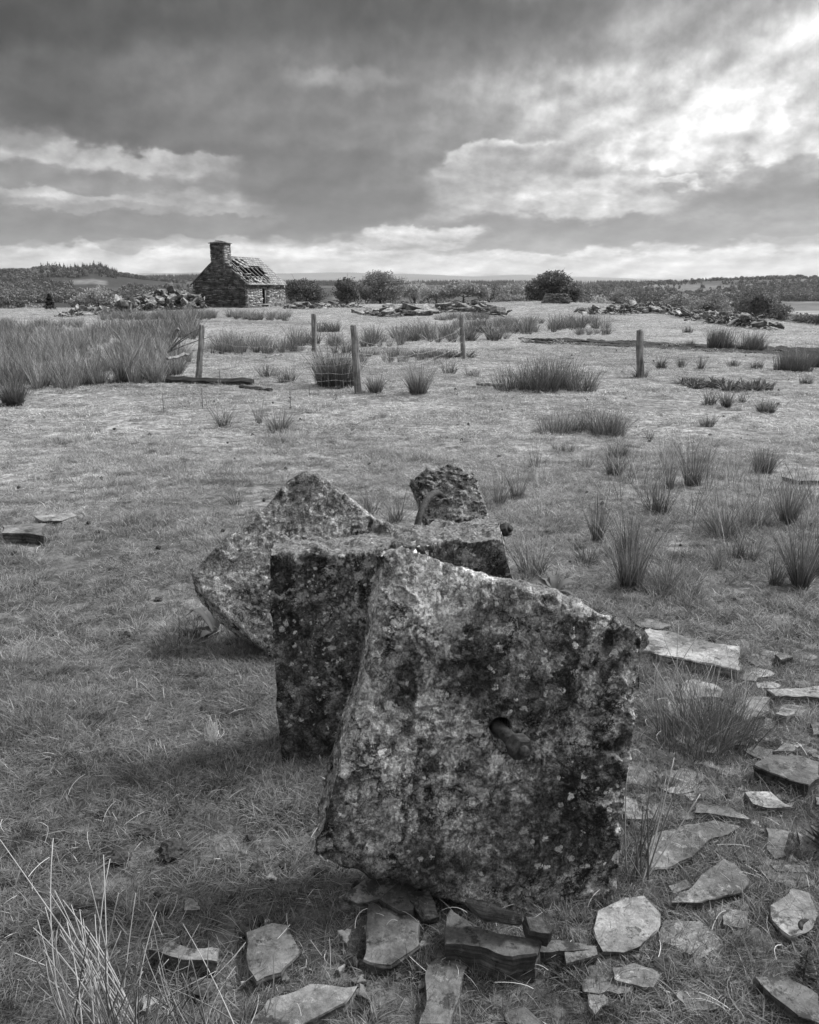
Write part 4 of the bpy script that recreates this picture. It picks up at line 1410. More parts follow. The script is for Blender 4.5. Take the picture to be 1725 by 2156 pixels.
heap("a", "angular pale slate rock in the big spoil heap left of the cottage", "slate rocks in the heap left of the cottage", 85, 420,
     [(215, 664, .75), (270, 656, 1.2), (330, 654, 1.5), (372, 652, 1.3), (412, 652, .95)], 1.5, .95, 1.0, 1, "small broken slate filling the heap left of the cottage")
heap("a2", "dark slate rock in the low heap under the small conifer", "slate rocks under the small conifer", 12, 60,
     [(120, 668, .3), (160, 664, .6), (215, 664, .8)], 1.0, .8, .9, 2, "small slate waste in the low heap under the conifer")
heap("b", "flat slate rock in the scattered spoil right of the cottage", "slate rocks scattered right of the cottage", 26, 260,
     [(605, 652, .4), (650, 650, .6), (700, 648, .5), (760, 648, .4)], 1.6, .55, .8, 3, "small slate waste right of the cottage", .5)
heap("c", "large flat slate rock lying in the middle spoil bank", "slate rocks in the middle spoil bank", 50, 320,
     [(765, 664, .3), (830, 668, .7), (880, 662, .7), (950, 655, .5), (1005, 650, .9), (1065, 650, .6)], 1.8, .65, 1.25, 4, "small slate waste in the middle spoil bank", .6)
heap("d", "broken slate rock in the long spoil bank at the right edge of the field", "slate rocks in the long right spoil bank", 110, 900,
     [(1240, 656, .4), (1300, 655, .9), (1350, 655, 1.2), (1420, 660, .9), (1480, 673, 1.0), (1540, 684, 1.4), (1590, 690, 1.5), (1632, 696, 1.0)], 1.5, .68, .78, 5, "small slate waste in the long right spoil bank")
# dry stone pile by the tall tree
pc = at_depth(1168, 643, 64); pc.z = gz1(pc.x, pc.y)
bx = []
rg = random.Random(77)
z = 0
while z < .78:
    h = rg.uniform(.04, .08)
    half = 1.0 - .35 * (z / .78)
    for row in range(5):
        x = -half
        while x < half:
            L = rg.uniform(.15, .45)
            bx.append((Vector((x, -.5 + row * .22 + rg.uniform(-.04, .04), z - .1)), Vector((L - .01, rg.uniform(-.04, .04), rg.uniform(-.02, .02))), Vector((0, .24, 0)), Vector((0, 0, h - .008)), rg.choice((.08, .14, .2, .3))))
            x += L
    z += h
o = boxes_mesh("stone_pile", bx, M['wall_stone'], None)
o.location = pc
tag(o, "neat low pile of thin stacked slates in front of the tall round tree", "stone pile")

# ------------------------------------------------------------------ fence, loose post, timbers
def post_mesh(foot, top, r0, r1, square, seed):
    foot, top = Vector(foot), Vector(top)
    rg = random.Random(seed)
    k = 4 if square else 10
    pts = [foot + (top - foot) * t for t in (-.08, .0, .2, .4, .6, .8, .97, 1.0)]
    pts = [q + Vector((rg.gauss(0, .004), rg.gauss(0, .004), 0)) for q in pts]
    V, Fc = tube(pts, [r0 * 1.02, r0, r0 * .98, (r0 + r1) / 2, r1 * 1.03, r1, r1 * .97, r1 * .86], k)
    V = [Vector(v) + Vector((rg.uniform(-1, 1), rg.uniform(-1, 1), 0)) * .006 for v in V]
    return V, Fc
def depth_of(u, v): return P(u, v)
fence = empty("wire_fence", P(750, 828))
tag(fence, "old sagging sheep-wire fence with three leaning wooden posts", "fence")
PO = {}
for (nm, u0, v0, u1, v1, r, sq, lab) in [("a", 418, 797, 426, 683, .055, True, "square pale wooden post at the fence's broken end"),
                                     ("b", 756, 828, 744, 684, .062, False, "leaning knobbly post in the middle of the fence"),
                                     ("c", 977, 757, 972, 668, .058, False, "straight post at the fence's far right end")]:
    f = P(u0, v0)
    t_ = at_depth(u1, v1, f.y)
    V, Fc = post_mesh(f, t_, r, r * .85, sq, ord(nm))
    o = mesh_obj("post", [q - fence.location for q in V], Fc, M['wood'])
    o.parent = fence
    o['label'] = lab
    PO[nm] = (f, t_)
def wires(name, A, B, hs, sag, vert, seed, rad=.0019):
    rg = random.Random(seed)
    parts = []
    rows_ = []
    for h in hs:
        a = A[0].lerp(A[1], h); b = B[0].lerp(B[1], h * rg.uniform(.93, 1.02))
        pts = []
        ph = rg.uniform(0, 6)
        for i in range(25):
            t = i / 24
            q = a.lerp(b, t)
            q.z -= sag * 4 * t * (1 - t) + .012 * math.sin(t * 19 + ph) + .008 * math.sin(t * 47 + ph)
            q.y += .02 * math.sin(t * 13 + ph)
            q.z = max(q.z, gz1(q.x, q.y) + .02)
            pts.append(q)
        rows_.append(pts)
        parts.append(tube(pts, rad, 4))
    for k in range(vert):
        i = int((k + .5) / vert * 24)
        parts.append(tube([r_[i] for r_ in rows_[::-1]], rad * .85, 3))
    V, Fc = join(parts)
    o = mesh_obj(name, [q - fence.location for q in V], Fc, M['wire'])
    o.parent = fence
wires("wire_netting", PO['a'], PO['b'], (.08, .2, .32, .45, .58, .72), .10, 22, 1)
wires("wire_netting", PO['b'], PO['c'], (.1, .25, .42, .6, .78), .22, 16, 2)
f = P(662, 742); t_ = at_depth(661, 660, f.y)
V, Fc = post_mesh(f, t_, .068, .062, False, 5)
o = mesh_obj("fence_post", V, Fc, M['wood']); rebase(o, f)
tag(o, "round fence post standing alone behind the wire fence", "fence post")
f = P(1349, 795); t_ = at_depth(1348, 694, f.y)
V, Fc = post_mesh(f, t_, .068, .064, False, 6)
o = mesh_obj("fence_post", V, Fc, M['wood']); rebase(o, f)
tag(o, "thick round post standing alone on the right with weeds at its foot", "fence post")
f = P(350, 735); t_ = at_depth(376, 692, f.y - .2)
V, Fc = post_mesh(f, t_, .06, .055, True, 7)
o = mesh_obj("broken_post", V, Fc, M['wood']); rebase(o, f)
tag(o, "broken square post tilted over in the tall rushes", "broken post")
def timber(name, u0, v0, u1, v1, r, label, m_, seed, lift=.04):
    a, b = P(u0, v0, lift), P(u1, v1, lift)
    rg = random.Random(seed)
    pts = [a.lerp(b, t / 9) + Vector((0, rg.gauss(0, .01), rg.gauss(0, .008))) for t in range(10)]
    V, Fc = tube(pts, [r * rg.uniform(.8, 1.1) for _ in pts], 6)
    o = mesh_obj(name, V, Fc, M[m_]); rebase(o, (a + b) / 2)
    return tag(o, label, "timber")
timber("fallen_beam", 352, 800, 532, 806, .075, "long dark wet beam lying at the foot of the square post", 'wood_dark', 1)
timber("rotten_plank", 505, 814, 572, 821, .035, "short rotten plank beside the long dark beam's right end", 'wood_dark', 2, .02)
timber("bleached_stick", 1005, 809, 1062, 811, .03, "bleached stick lying left of the big rush clump", 'wood', 3, .03)
timber("bleached_branch", 352, 756, 397, 745, .025, "pale branch lying level in front of the tilted broken post", 'wood', 4, .5)
timber("pale_log", 560, 752, 592, 746, .03, "pale log on the grass behind the wire netting", 'wood', 6, .03)
# dead branch caught on the square post
base_ = at_depth(352, 742, PO['a'][0].y + .1)
tips = [(425, 690), (418, 700), (452, 707), (385, 694)]
parts = []
for i, (u, v) in enumerate(tips):
    e = at_depth(u, v, PO['a'][0].y + .15)
    mid_ = base_.lerp(e, .5) + Vector((.0, .05 * i, .10 - .03 * i))
    parts.append(tube(bez([base_, mid_, e], 8), [.016 - .0015 * k for k in range(9)], 5))
V, Fc = join(parts)
o = mesh_obj("dead_branch", V, Fc, M['wood']); rebase(o, base_)
tag(o, "bare forked dead branch caught against the square fence post", "branch")
#SECTION4

# ------------------------------------------------------------------ rushes: separate clumps
def rush(u, v, wpx, hpx, dens, label, pale=.15, seed=0, lean=.30, group=None, mat_='rush', thin=1.0, name="rush_clump", dirb=None, dy=None):
    q = P(u, v)
    dist = math.hypot(q.y, CAM_H)
    ppm = F / (q.y * math.cos(PITCH) + CAM_H * math.sin(PITCH))
    wid = wpx / ppm; hei = hpx / ppm * 1.25
    rad = max(.03, wid / 2 - hei * lean * .4)
    nb = int(dens * 2.0)
    rg = np.random.default_rng(900 + seed)
    bw_ = max(.0034, .42 * dist / 819 * 1.0) * thin
    # several sub-tufts so the outline is uneven
    nt = max(1, int(round(rad / .11)))
    Vs, Fs, As = [], [], []
    off = 0
    dpt = dy if dy else rad * .8
    for k in range(nt * 2):
        a = rg.uniform(0, 6.28); r = math.sqrt(rg.uniform(0, 1))
        cx, cy = math.cos(a) * r * rad, math.sin(a) * r * dpt
        hh = hei * rg.uniform(.62, 1.05) * (1 - .25 * r * r)
        V, Fc, A = blades_mesh("", max(4, nb // (nt * 2)), max(.02, rad / (nt ** .5) * .8), hh * .25, hh * 1.08, bw_, lean * .8, None, seg=4, sh=(.5, 1.25), base_dark=.45,
                               droop=.45, pale=pale, seed=seed * 31 + k, tip=.25)
        if dirb is not None:
            V[:, 0] += dirb[0] * V[:, 2] ; V[:, 1] += dirb[1] * V[:, 2]
        V = V + np.array([cx, cy, gz1(q.x + cx, q.y + cy) - q.z - .01])
        Vs.append(V); Fs.append(Fc + off); As.append(A); off += len(V)
    o = mesh_obj(name, np.concatenate(Vs), np.concatenate(Fs), M[mat_], attrs={'shade': np.concatenate(As)})
    o.location = q
    tag(o, label, "rush clump", group)
    return o
RU = [
    (1450, 1532, 235, 150, 420, "dense dark rush clump growing among the slates right of the front stone", .12, .35),
    (1145, 822, 205, 72, 900, "widest dense rush clump on the open turf right of the fence", .2, .3),
    (1222, 912, 160, 66, 700, "broad rush clump just below the widest one", .22, .35),
    (692, 815, 112, 78, 700, "tall dense dark rush clump behind the middle fence post", .06, .25),
    (780, 828, 44, 58, 160, "narrow rush clump at the right foot of the middle fence post", .15, .3),
    (878, 830, 56, 66, 260, "pale upright rush clump standing alone between two fence posts", .35, .3),
    (590, 910, 66, 58, 170, "pale-stemmed rush tuft with a dark base, below the fence", .6, .4),
    (475, 898, 40, 52, 60, "thin pale rush tuft left of the dark-based one", .8, .35),
    (548, 892, 26, 56, 30, "very sparse pale rush stems between the two pale tufts", .8, .2),
    (20, 855, 60, 75, 420, "dark rush clump cut by the left picture edge", .1, .3),
    (1523, 735, 66, 48, 500, "tall dark rush clump beside the muddy track", .05, .22),
    (1588, 738, 62, 36, 420, "lower wide rush clump touching the tall one by the track", .08, .25),
    (1672, 780, 90, 46, 600, "dark broad rush clump near the right picture edge", .04, .25),
    (1718, 772, 50, 52, 300, "dark rush clump cut by the right picture edge", .04, .25),
    (1352, 795, 34, 26, 90, "short weedy tuft round the foot of the lone right post", .05, .5),
    (1388, 777, 26, 32, 90, "small dark rush tuft right of the lone right post", .1, .3),
    (1437, 774, 20, 28, 50, "little rush tuft two steps right of the lone right post", .15, .3),
    (1478, 778, 20, 26, 40, "tiny rush tuft left of the track's widest mud", .15, .3),
    (1540, 772, 24, 24, 60, "tiny pale rush tuft below the tall clump by the track", .2, .3),
    (1592, 776, 24, 22, 50, "tiny dark rush tuft below the lower wide clump", .1, .3),
    (1695, 808, 24, 22, 60, "small dark rush tuft beneath the dark broad right clump", .05, .3),
    (1500, 852, 36, 36, 90, "leftmost of the four tufts in front of the low weeds on the right", .1, .4),
    (1527, 858, 30, 48, 90, "second and tallest of the four tufts in front of the low weeds", .1, .4),
    (1600, 866, 62, 44, 180, "widest, spreading tuft of the four in front of the low weeds", .15, .45),
    (1562, 848, 16, 32, 24, "thinnest of the four tufts in front of the low weeds", .2, .3),
    (1493, 898, 38, 40, 70, "lone small pale tuft below the four tufts", .4, .4),
    (1605, 998, 56, 68, 220, "dense round rush clump near the right picture edge, above the thin stalks", .12, .3),
    (1183, 950, 44, 30, 90, "low dark tuft at the lower left of the broad rush clump", .05, .4),
    (1125, 985, 38, 58, 26, "sparse tall pale stems right of the back stone", .7, .3),
    (1235, 985, 30, 55, 26, "sparse pale stems below the low dark tuft", .5, .35),
    (1300, 1000, 50, 62, 130, "dark feathery rush tuft left of the big stalk group", .1, .35),
    (1290, 960, 60, 46, 110, "thin rush tuft merging with the broad clump's right side", .15, .4),
    (1365, 925, 22, 30, 24, "faint little tuft alone on the turf above the stalks", .2, .35),
    (1058, 1062, 50, 88, 36, "pale bent stems standing just right of the back stone", .7, .3),
    (1092, 1050, 46, 66, 50, "dark stems beside the pale bent ones", .15, .35),
    (1262, 1142, 44, 112, 55, "tall narrow dark stems at the left of the stalk group", .15, .2),
    (1412, 1030, 26, 70, 45, "very narrow dark upright tuft in the stalk group's upper edge", .08, .2),
    (1455, 1020, 56, 80, 100, "feathery dark tuft with tall tips at the stalk group's upper edge", .15, .25),
    (1375, 1080, 64, 84, 90, "leaning dark tuft in the middle of the stalk group", .12, .35),
    (1335, 1165, 60, 100, 70, "mixed rush stems above the tallest blackened tuft", .3, .25),
    (1340, 1238, 80, 165, 120, "tall tuft with blackened base in front of the stalk group", .45, .22),
    (1405, 1245, 50, 120, 34, "sparse criss-cross pale stems right of the blackened-base tuft", .7, .3),
    (1510, 1130, 110, 110, 130, "widest pale airy group of crossing rush stems", .45, .35),
    (1560, 1175, 70, 90, 80, "airy rush tuft below the widest pale group", .3, .35),
    (1520, 1200, 40, 90, 30, "few pale stems low in the stalk group", .6, .35),
    (1580, 1110, 80, 90, 90, "dark arching stems right of the widest pale group", .12, .4),
    (1665, 1105, 60, 130, 110, "tall dark tuft near the right picture edge", .1, .25),
    (1690, 1235, 76, 175, 150, "tallest dense dark tuft at the right picture edge", .15, .22),
    (1635, 1232, 30, 110, 34, "slim dark stems left of the tallest right-edge tuft", .2, .25),
    (1728, 1210, 40, 140, 70, "rush stems cut by the right picture edge beside the tallest tuft", .2, .25),
    (1115, 1205, 96, 82, 110, "low pale rush tuft directly right of the mossy block", .45, .45),
    (1160, 1235, 60, 60, 40, "sparse tuft behind the front stone's sloping top", .5, .4),
    (1240, 1185, 70, 44, 90, "low dark grassy tuft between the mossy block and the stalks", .1, .6),
    (780, 1082, 40, 52, 26, "thin dark stems behind the left slab's right slope", .2, .3),
    (835, 1100, 60, 88, 60, "pale stems growing behind the iron bar", .5, .4),
    (505, 1062, 40, 36, 22, "thin dark stems just left of the left slab's upper edge", .1, .4),
    (565, 795, 38, 30, 80, "small rush tuft seen through the wire netting", .1, .35),
    (605, 805, 36, 36, 80, "second small rush tuft seen through the netting, taller", .1, .35),
    (1000, 793, 36, 28, 60, "small rush tuft left of the widest clump", .1, .35),
    (940, 786, 34, 26, 50, "small rush tuft just left below the far right fence post", .2, .35),
    (1320, 1150, 50, 40, 60, "short grassy tuft among the tall mixed stems", .1, .5),
    (690, 698, 60, 26, 220, "rush tuft on the rise behind the lone round post", .1, .3),
    (1450, 700, 24, 14, 60, "tiny round rush tuft on the turf below the spoil bank", .1, .3),
    (1462, 730, 28, 20, 60, "small rush tuft left of the tall clump by the track", .1, .3),
]
for i, (u, v, wp, hp, dn, lab, pale, lean) in enumerate(RU):
    rush(u, v, wp, hp, dn, lab, pale=pale, seed=i + 1, lean=lean, thin=1.0 if v < 1300 else .85)
# bleached stalks, front left corner
def stalks(name, base_uv, tips, label, r, mat_, spread=.05, cat="rush clump", curve=.06, seed=0):
    """few thick stalks whose tips are given; all rooted at one foot"""
    rg = random.Random(seed)
    b0 = P(*base_uv)
    parts = []
    A = []
    for (u, v, dd, shd) in tips:
        b = b0 + Vector((rg.gauss(0, spread), rg.gauss(0, spread * .6), 0)); b.z = gz1(b.x, b.y) - .01
        e = at_depth(u, v, max(b0.y + dd, .5))
        mid_ = b.lerp(e, .5) + Vector((rg.gauss(0, curve * .4), rg.gauss(0, curve * .4), curve * (e - b).length))
        pp = bez([b, mid_, e], 8)
        V, Fc = tube(pp, [r * (1 - .6 * (k / 8)) for k in range(9)], 5)
        parts.append((V, Fc)); A += [shd] * len(V)
    V, Fc = join(parts)
    o = mesh_obj(name, V, Fc, M[mat_], attrs={'shade': A}, smooth=True)
    rebase(o, b0)
    return tag(o, label, cat)
tp = [(0, 1768, .12, 1.0), (112, 1765, .2, 1.1), (218, 1800, .22, 1.0), (232, 1808, .25, .9), (187, 1848, .2, .8), (104, 1878, .1, .8), (115, 1875, .12, .9),
      (95, 1910, .05, 1.1), (150, 1905, .12, 1), (168, 1915, .15, 1), (132, 1895, .1, .9), (140, 1935, .1, 1.2), (286, 1880, .2, .6), (330, 1920, .2, .7),
      (92, 2000, .0, .7), (200, 1925, .2, 1), (120, 1960, .05, 1), (255, 1960, .15, .6), (180, 1950, .1, 1.1), (160, 1975, .1, .8), (175, 1935, .12, .9)]
rg = random.Random(3)
for k in range(45):
    tp.append((rg.gauss(200, 70), rg.gauss(2010, 45), rg.uniform(-.05, .2), rg.choice((.25, .4, .7, .9))))
stalks("rush_clump", (215, 2240), tp, "bleached leaning rush stalks in the bottom left corner", .0021, 'pale_rush', seed=1, spread=.055)
tp = [(385, 1945, .2, .9), (320, 1935, .2, .35), (420, 1945, .2, .35), (350, 1985, .1, .3), (440, 1980, .15, .3), (480, 2005, .2, .4), (355, 2020, .1, .9), (400, 2020, .1, .4), (455, 2045, .1, .8), (300, 1990, .1, .5), (570, 2030, .2, .3), (370, 2050, .1, .35)]
for k in range(25):
    tp.append((rg.gauss(380, 60), rg.gauss(2060, 35), rg.uniform(-.05, .15), rg.choice((.2, .3, .35, .7))))
stalks("rush_clump", (370, 2230), tp, "dark and pale upright stalks right of the bleached leaning ones", .0019, 'pale_rush', seed=2, spread=.07)
tp = [(560, 2050, .1, .25), (575, 2010, .15, .22), (540, 2080, .1, .3), (590, 2060, .1, .25), (600, 2095, .1, .3)]
stalks("rush_clump", (500, 2200), tp, "few dark stems at the bottom edge near the large veined slate", .002, 'pale_rush', seed=4, spread=.03)
tp = [(1373, 1635, .1, .25), (1420, 1595, .15, .8), (1362, 1680, .05, .22), (1390, 1690, .08, .3), (1355, 1700, .02, .22), (1475, 1672, .1, .9), (1402, 1640, .1, .6), (1330, 1720, .0, .4), (1320, 1640, .0, .9), (1384, 1720, .04, .22), (1428, 1655, .1, .35), (1345, 1760, .02, .3), (1300, 1760, -.02, .5)]
stalks("rush_clump", (1340, 1868), tp, "few tall stiff stalks at the front stone's lower right edge", .0027, 'pale_rush', seed=5, spread=.022, curve=.02)
tp = [(1375, 1395, .1, .9), (1395, 1330, .1, 1.0), (1470, 1340, .15, .9), (1430, 1320, .1, .8), (1500, 1400, .15, .8), (1362, 1420, .05, .7), (1550, 1440, .1, .6), (1575, 1430, .1, .4), (1445, 1400, .1, .9), (1345, 1440, 0, .6)]
stalks("rush_clump", (1440, 1520), tp, "pale seed stalks rising above the dense dark clump beside the front stone", .0022, 'pale_rush', seed=6, spread=.06)

# ------------------------------------------------------------------ broad-leaved plants, thistle, seedling, wool, slug, dung
def leaf_plant(u, v, specs, label, cat, mat_='leaf', seed=0, name="dock_plant"):
    q = P(u, v)
    rg = random.Random(seed)
    V, Fc, A = [], [], []
    for (az_, L0, W_, rise, fold) in specs:
        d = Vector((math.cos(az_), math.sin(az_), 0)); sd_ = Vector((-d.y, d.x, 0))
        k0 = len(V); n_ = 8
        for i in range(n_ + 1):
            t = i / n_
            L = L0 * .72; c = q + d * (L * t) + Vector((0, 0, .62 * rise * math.sin(min(t * 1.25, 1) * math.pi * .62) + .01 - .35 * L * t * t * fold))
            wv = W_ * .75 * (math.sin(math.pi * min(1, t * .92 + .06)) ** .8) * .5 + .002
            wob = rg.uniform(-.008, .008)
            V += [c - sd_ * wv + Vector((0, 0, wv * .35 + wob)), c, c + sd_ * wv + Vector((0, 0, wv * .35 - wob))]
            s = rg.uniform(.85, 1.1)
            A += [s, s * 1.35, s]
        for i in range(n_):
            a = k0 + 3 * i
            Fc += [(a, a + 1, a + 4, a + 3), (a + 1, a + 2, a + 5, a + 4)]
    o = mesh_obj(name, V, Fc, M[mat_], smooth=True, attrs={'shade': A})
    rebase(o, q)
    return tag(o, label, cat)
leaf_plant(452, 1338, [(2.6, .17, .05, .13, .8), (3.3, .15, .06, .05, .6), (2.0, .16, .05, .17, .9), (.6, .12, .05, .10, .7), (4.2, .12, .05, .04, .4), (3.0, .2, .045, .2, 1), (1.2, .14, .05, .12, .5)],
           "broad-leaved dock plant in the shade under the left slab's lower edge", "plant", 'leaf_dark', seed=1)
leaf_plant(1168, 1252, [(2.8, .22, .07, .09, .5), (.4, .22, .07, .10, .8), (1.5, .16, .06, .12, .6), (3.6, .14, .06, .06, .4), (5.6, .16, .06, .04, .4), (2.2, .18, .06, .1, .5)],
           "broad-leaved dock plant behind the front stone's sloping top", "plant", 'leaf_dark', 2)
def seedling(u, v, hpx, label, seed, name="thistle", mat_='leaf_dark', cat="plant", width=.45, nb=60):
    q = P(u, v)
    h = hpx / (F / (q.y * math.cos(PITCH) + CAM_H * math.sin(PITCH)))
    rg = random.Random(seed)
    V, Fc = tube([q + Vector((0, 0, -.01)), q + Vector((0, 0, h))], [h * .02, h * .008], 5)
    V = list(V); A = [.7] * len(V)
    for i in range(nb):
        t = rg.random() ** .8
        a_ = rg.uniform(0, 6.28)
        L = h * width * (1 - t * .75) * rg.uniform(.6, 1.1)
        b = q + Vector((0, 0, h * t))
        e = b + Vector((math.cos(a_) * L, math.sin(a_) * L, L * rg.uniform(-.1, .7)))
        s = Vector((-math.sin(a_), math.cos(a_), .2)) * L * .10
        k = len(V)
        V += [b - s * .3, b.lerp(e, .5) - s, e, b.lerp(e, .5) + s]
        A += [rg.uniform(.6, 1.3)] * 4
        Fc.append((k, k + 1, k + 2, k + 3))
    o = mesh_obj(name, V, Fc, M[mat_], attrs={'shade': A})
    rebase(o, q)
    return tag(o, label, cat)
seedling(1690, 2075, 90, "dark spruce seedling in the bottom right corner beside a slate", 1, "spruce_seedling", 'needle', "seedling", .5, 160)
seedling(1735, 1800, 130, "dark bushy seedling cut by the right picture edge", 11, "spruce_seedling", 'needle', "seedling", .5, 160)
for i, (u, v, h, lab) in enumerate([(345, 868, 40, "thin single thistle stem on the open turf at the left"), (427, 860, 44, "leafy thistle below the square fence post"),
                                 (612, 856, 40, "dark forked thistle above the pale rush tuft"), (652, 838, 26, "small thistle below the tall dark rush clump"),
                                 (463, 800, 34, "bushy young thistle on the beam beside the square post"), (708, 843, 22, "tiny thistle right of the small one below the dark clump")]):
    seedling(u, v, h, lab, 20 + i, width=.35, nb=40)
for i, (u, v, h, w_, lab) in enumerate([(1560, 818, 26, 90, "low dark weed patch between rush tufts on the right"), (1470, 812, 18, 50, "thin low weed patch left of the dark one"),
                                        (930, 752, 20, 120, "low leafy weeds along the foot of the wire fence"), (1010, 700, 22, 60, "leafy weeds behind the far right fence post")]):
    q = P(u, v)
    ppm = F / (q.y * math.cos(PITCH) + .4)
    Vs, Fs, As, off = [], [], [], 0
    for k in range(26):
        V, Fc, A = blades_mesh("", 14, .08, h / ppm * .3, h / ppm * .9, .05, .8, None, seg=2, sh=(.5, 1.1), seed=500 + i * 40 + k, tip=.1)
        V = V + np.array([RNG.uniform(-.5, .5) * w_ / ppm, RNG.uniform(-.4, .4), 0])
        Vs.append(V); Fs.append(Fc + off); As.append(A); off += len(V)
    o = mesh_obj("weed_patch", np.concatenate(Vs), np.concatenate(Fs), M['leaf_dark'], attrs={'shade': np.concatenate(As)})
    o.location = q
    tag(o, lab, "weeds", kind='stuff')
# wool caught in the turf
q = P(449, 1572)
parts = []
rg = random.Random(9)
for k in range(60):
    a = q + Vector((rg.gauss(0, .006), rg.gauss(0, .01), rg.uniform(0, .03)))
    b = q + Vector((rg.gauss(0, .014), rg.gauss(.02, .02), rg.uniform(.03, .10)))
    parts.append(tube(bez([a, a.lerp(b, .5) + Vector((rg.gauss(0, .02), 0, rg.gauss(0, .01))), b], 4), .0009, 3, False))
V, Fc = join(parts)
o = mesh_obj("wool_tuft", V, Fc, M['wool']); rebase(o, q)
tag(o, "small tuft of white sheep's wool caught in the turf left of the block", "wool")
# black slug on the right slate
q = P(*C5(1148, 1668), .055)
V, Fc = tube(bez([q + Vector((-.012, -.014, 0)), q + Vector((-.014, .01, .004)), q + Vector((.02, .02, 0))], 10), [.001, .004, .0055, .006, .006, .006, .006, .0055, .0045, .003, .001], 8)
o = mesh_obj("slug", V, Fc, M['dung'], smooth=True); rebase(o, q)
tag(o, "black curled slug on the rough rounded slate", "slug")
def clod(u, v, r, label, cat="dung", group=None, seed=0, name="dung_clod"):
    q = P(u, v, r * .25)
    bm = bmesh.new()
    bmesh.ops.create_icosphere(bm, subdivisions=3, radius=r)
    for vv in bm.verts:
        n_ = vnoise(np.array([vv.co * (2.2 / r) + Vector((seed, 0, 0))]), seed)[0]
        n2 = vnoise(np.array([vv.co * (5 / r) + Vector((seed, 0, 0))]), seed + 3)[0]
        vv.co *= 1 + .35 * n_ + .2 * n2
        vv.co.z *= .5
    me = bpy.data.meshes.new(name); bm.to_mesh(me); bm.free()
    me.materials.append(M['dung'])
    o = link(bpy.data.objects.new(name, me)); o.location = q
    return tag(o, label, cat, group)
for i, (u, v, r, lab) in enumerate([(327, 1167, .022, "small dark dung clod left of the left slab, uppermost of three"), (334, 1262, .022, "dark dung clod beside the left slab's left corner"),
        (390, 1090, .02, "dark dung clod on the pale turf above the left slab"), (310, 1755, .03, "dark flattened dung in the turf, front left"), (365, 1790, .04, "wet dark dung patch left of the front stone's lower corner"),
        (250, 1805, .03, "dark curled dung at the far left of the dark patches"), (540, 1828, .018, "tiny dark clod right of the wet dung patch"), (515, 1958, .022, "dark clod above the rounded veined slate"),
        (1398, 2040, .035, "black dung lump beside the pale slate at the bottom"), (960, 650, .12, "dark clod on the far turf in front of the spoil"),
        (1142, 880, .05, "dark clod on the turf left of the broad rush clump"), (1010, 843, .10, "dark scraped turf below the bleached stick")][:9]):
    clod(u, v, r, lab, seed=i * 7)
V, Fc = [], []
rg = random.Random(31)
for k in range(260):          # scattered droppings
    q = P(rg.uniform(0, 1725), 740 + 1300 * rg.random() ** 1.5)
    r = rg.uniform(.007, .017) * (1 + .05 * q.y)
    bm = bmesh.new(); bmesh.ops.create_icosphere(bm, subdivisions=1, radius=r)
    o_ = len(V)
    V += [v_.co * rg.uniform(.7, 1.2) + q + Vector((0, 0, r * .5)) for v_ in bm.verts]
    Fc += [tuple(v_.index + o_ for v_ in f_.verts) for f_ in bm.faces]
    bm.free()
o = mesh_obj("sheep_droppings", V, Fc, M['dung']); tag(o, "dark sheep droppings scattered over the turf", "droppings", kind='stuff')
V, Fc = [], []
for k in range(1500):
    u = rg.uniform(1100, 1760)
    yt = float(np.interp(u, [900, 1130, 1350, 1500, 1725, 2300], [26, 25.3, 23.6, 22.0, 20.6, 18])) + rg.choice((-.75, .75)) + rg.gauss(0, .28)
    if rg.random() > (u - 1050) / 300: continue
    x_ = (u - 862.5) * math.cos(PITCH) / F * yt
    q = Vector((x_, yt, gz1(x_, yt)))
    r = rg.uniform(.03, .11)
    bm = bmesh.new(); bmesh.ops.create_icosphere(bm, subdivisions=1, radius=r)
    o_ = len(V)
    V += [Vector((v_.co.x * rg.uniform(.9, 2.2), v_.co.y * rg.uniform(.7, 1.3), v_.co.z * .45)) + q for v_ in bm.verts]
    Fc += [tuple(v_.index + o_ for v_ in f_.verts) for f_ in bm.faces]
    bm.free()
o = mesh_obj("churned_mud", V, Fc, M['dung']); tag(o, "dark churned mud of the wheel ruts across the turf", "mud", kind='stuff')
# dead straws lying in the turf
parts = []; A = []
for k in range(300):
    u, v = rg.uniform(0, 1725), 900 + 1230 * rg.random()
    q = P(u, v, .025)
    if any(inpoly(np.array([q.x]), np.array([q.y]), e)[0] for e in EXCL[:0]): continue
    a_ = rg.uniform(0, 6.28); L = rg.uniform(.03, .10)
    e = q + Vector((math.cos(a_) * L, math.sin(a_) * L, rg.uniform(-.01, .03)))
    V1, F1 = tube(bez([q, q.lerp(e, .5) + Vector((rg.gauss(0, .012), rg.gauss(0, .012), .012)), e], 5), .0006 + .00012 * q.y, 3, False)
    parts.append((V1, F1)); A += [rg.uniform(.35, 1.1)] * len(V1)
V, Fc = join(parts)
o = mesh_obj("dead_straw", V, Fc, M['straw'], attrs={'shade': A}); tag(o, "bleached dead straws lying in the turf", "straw", kind='stuff')
#SECTION5

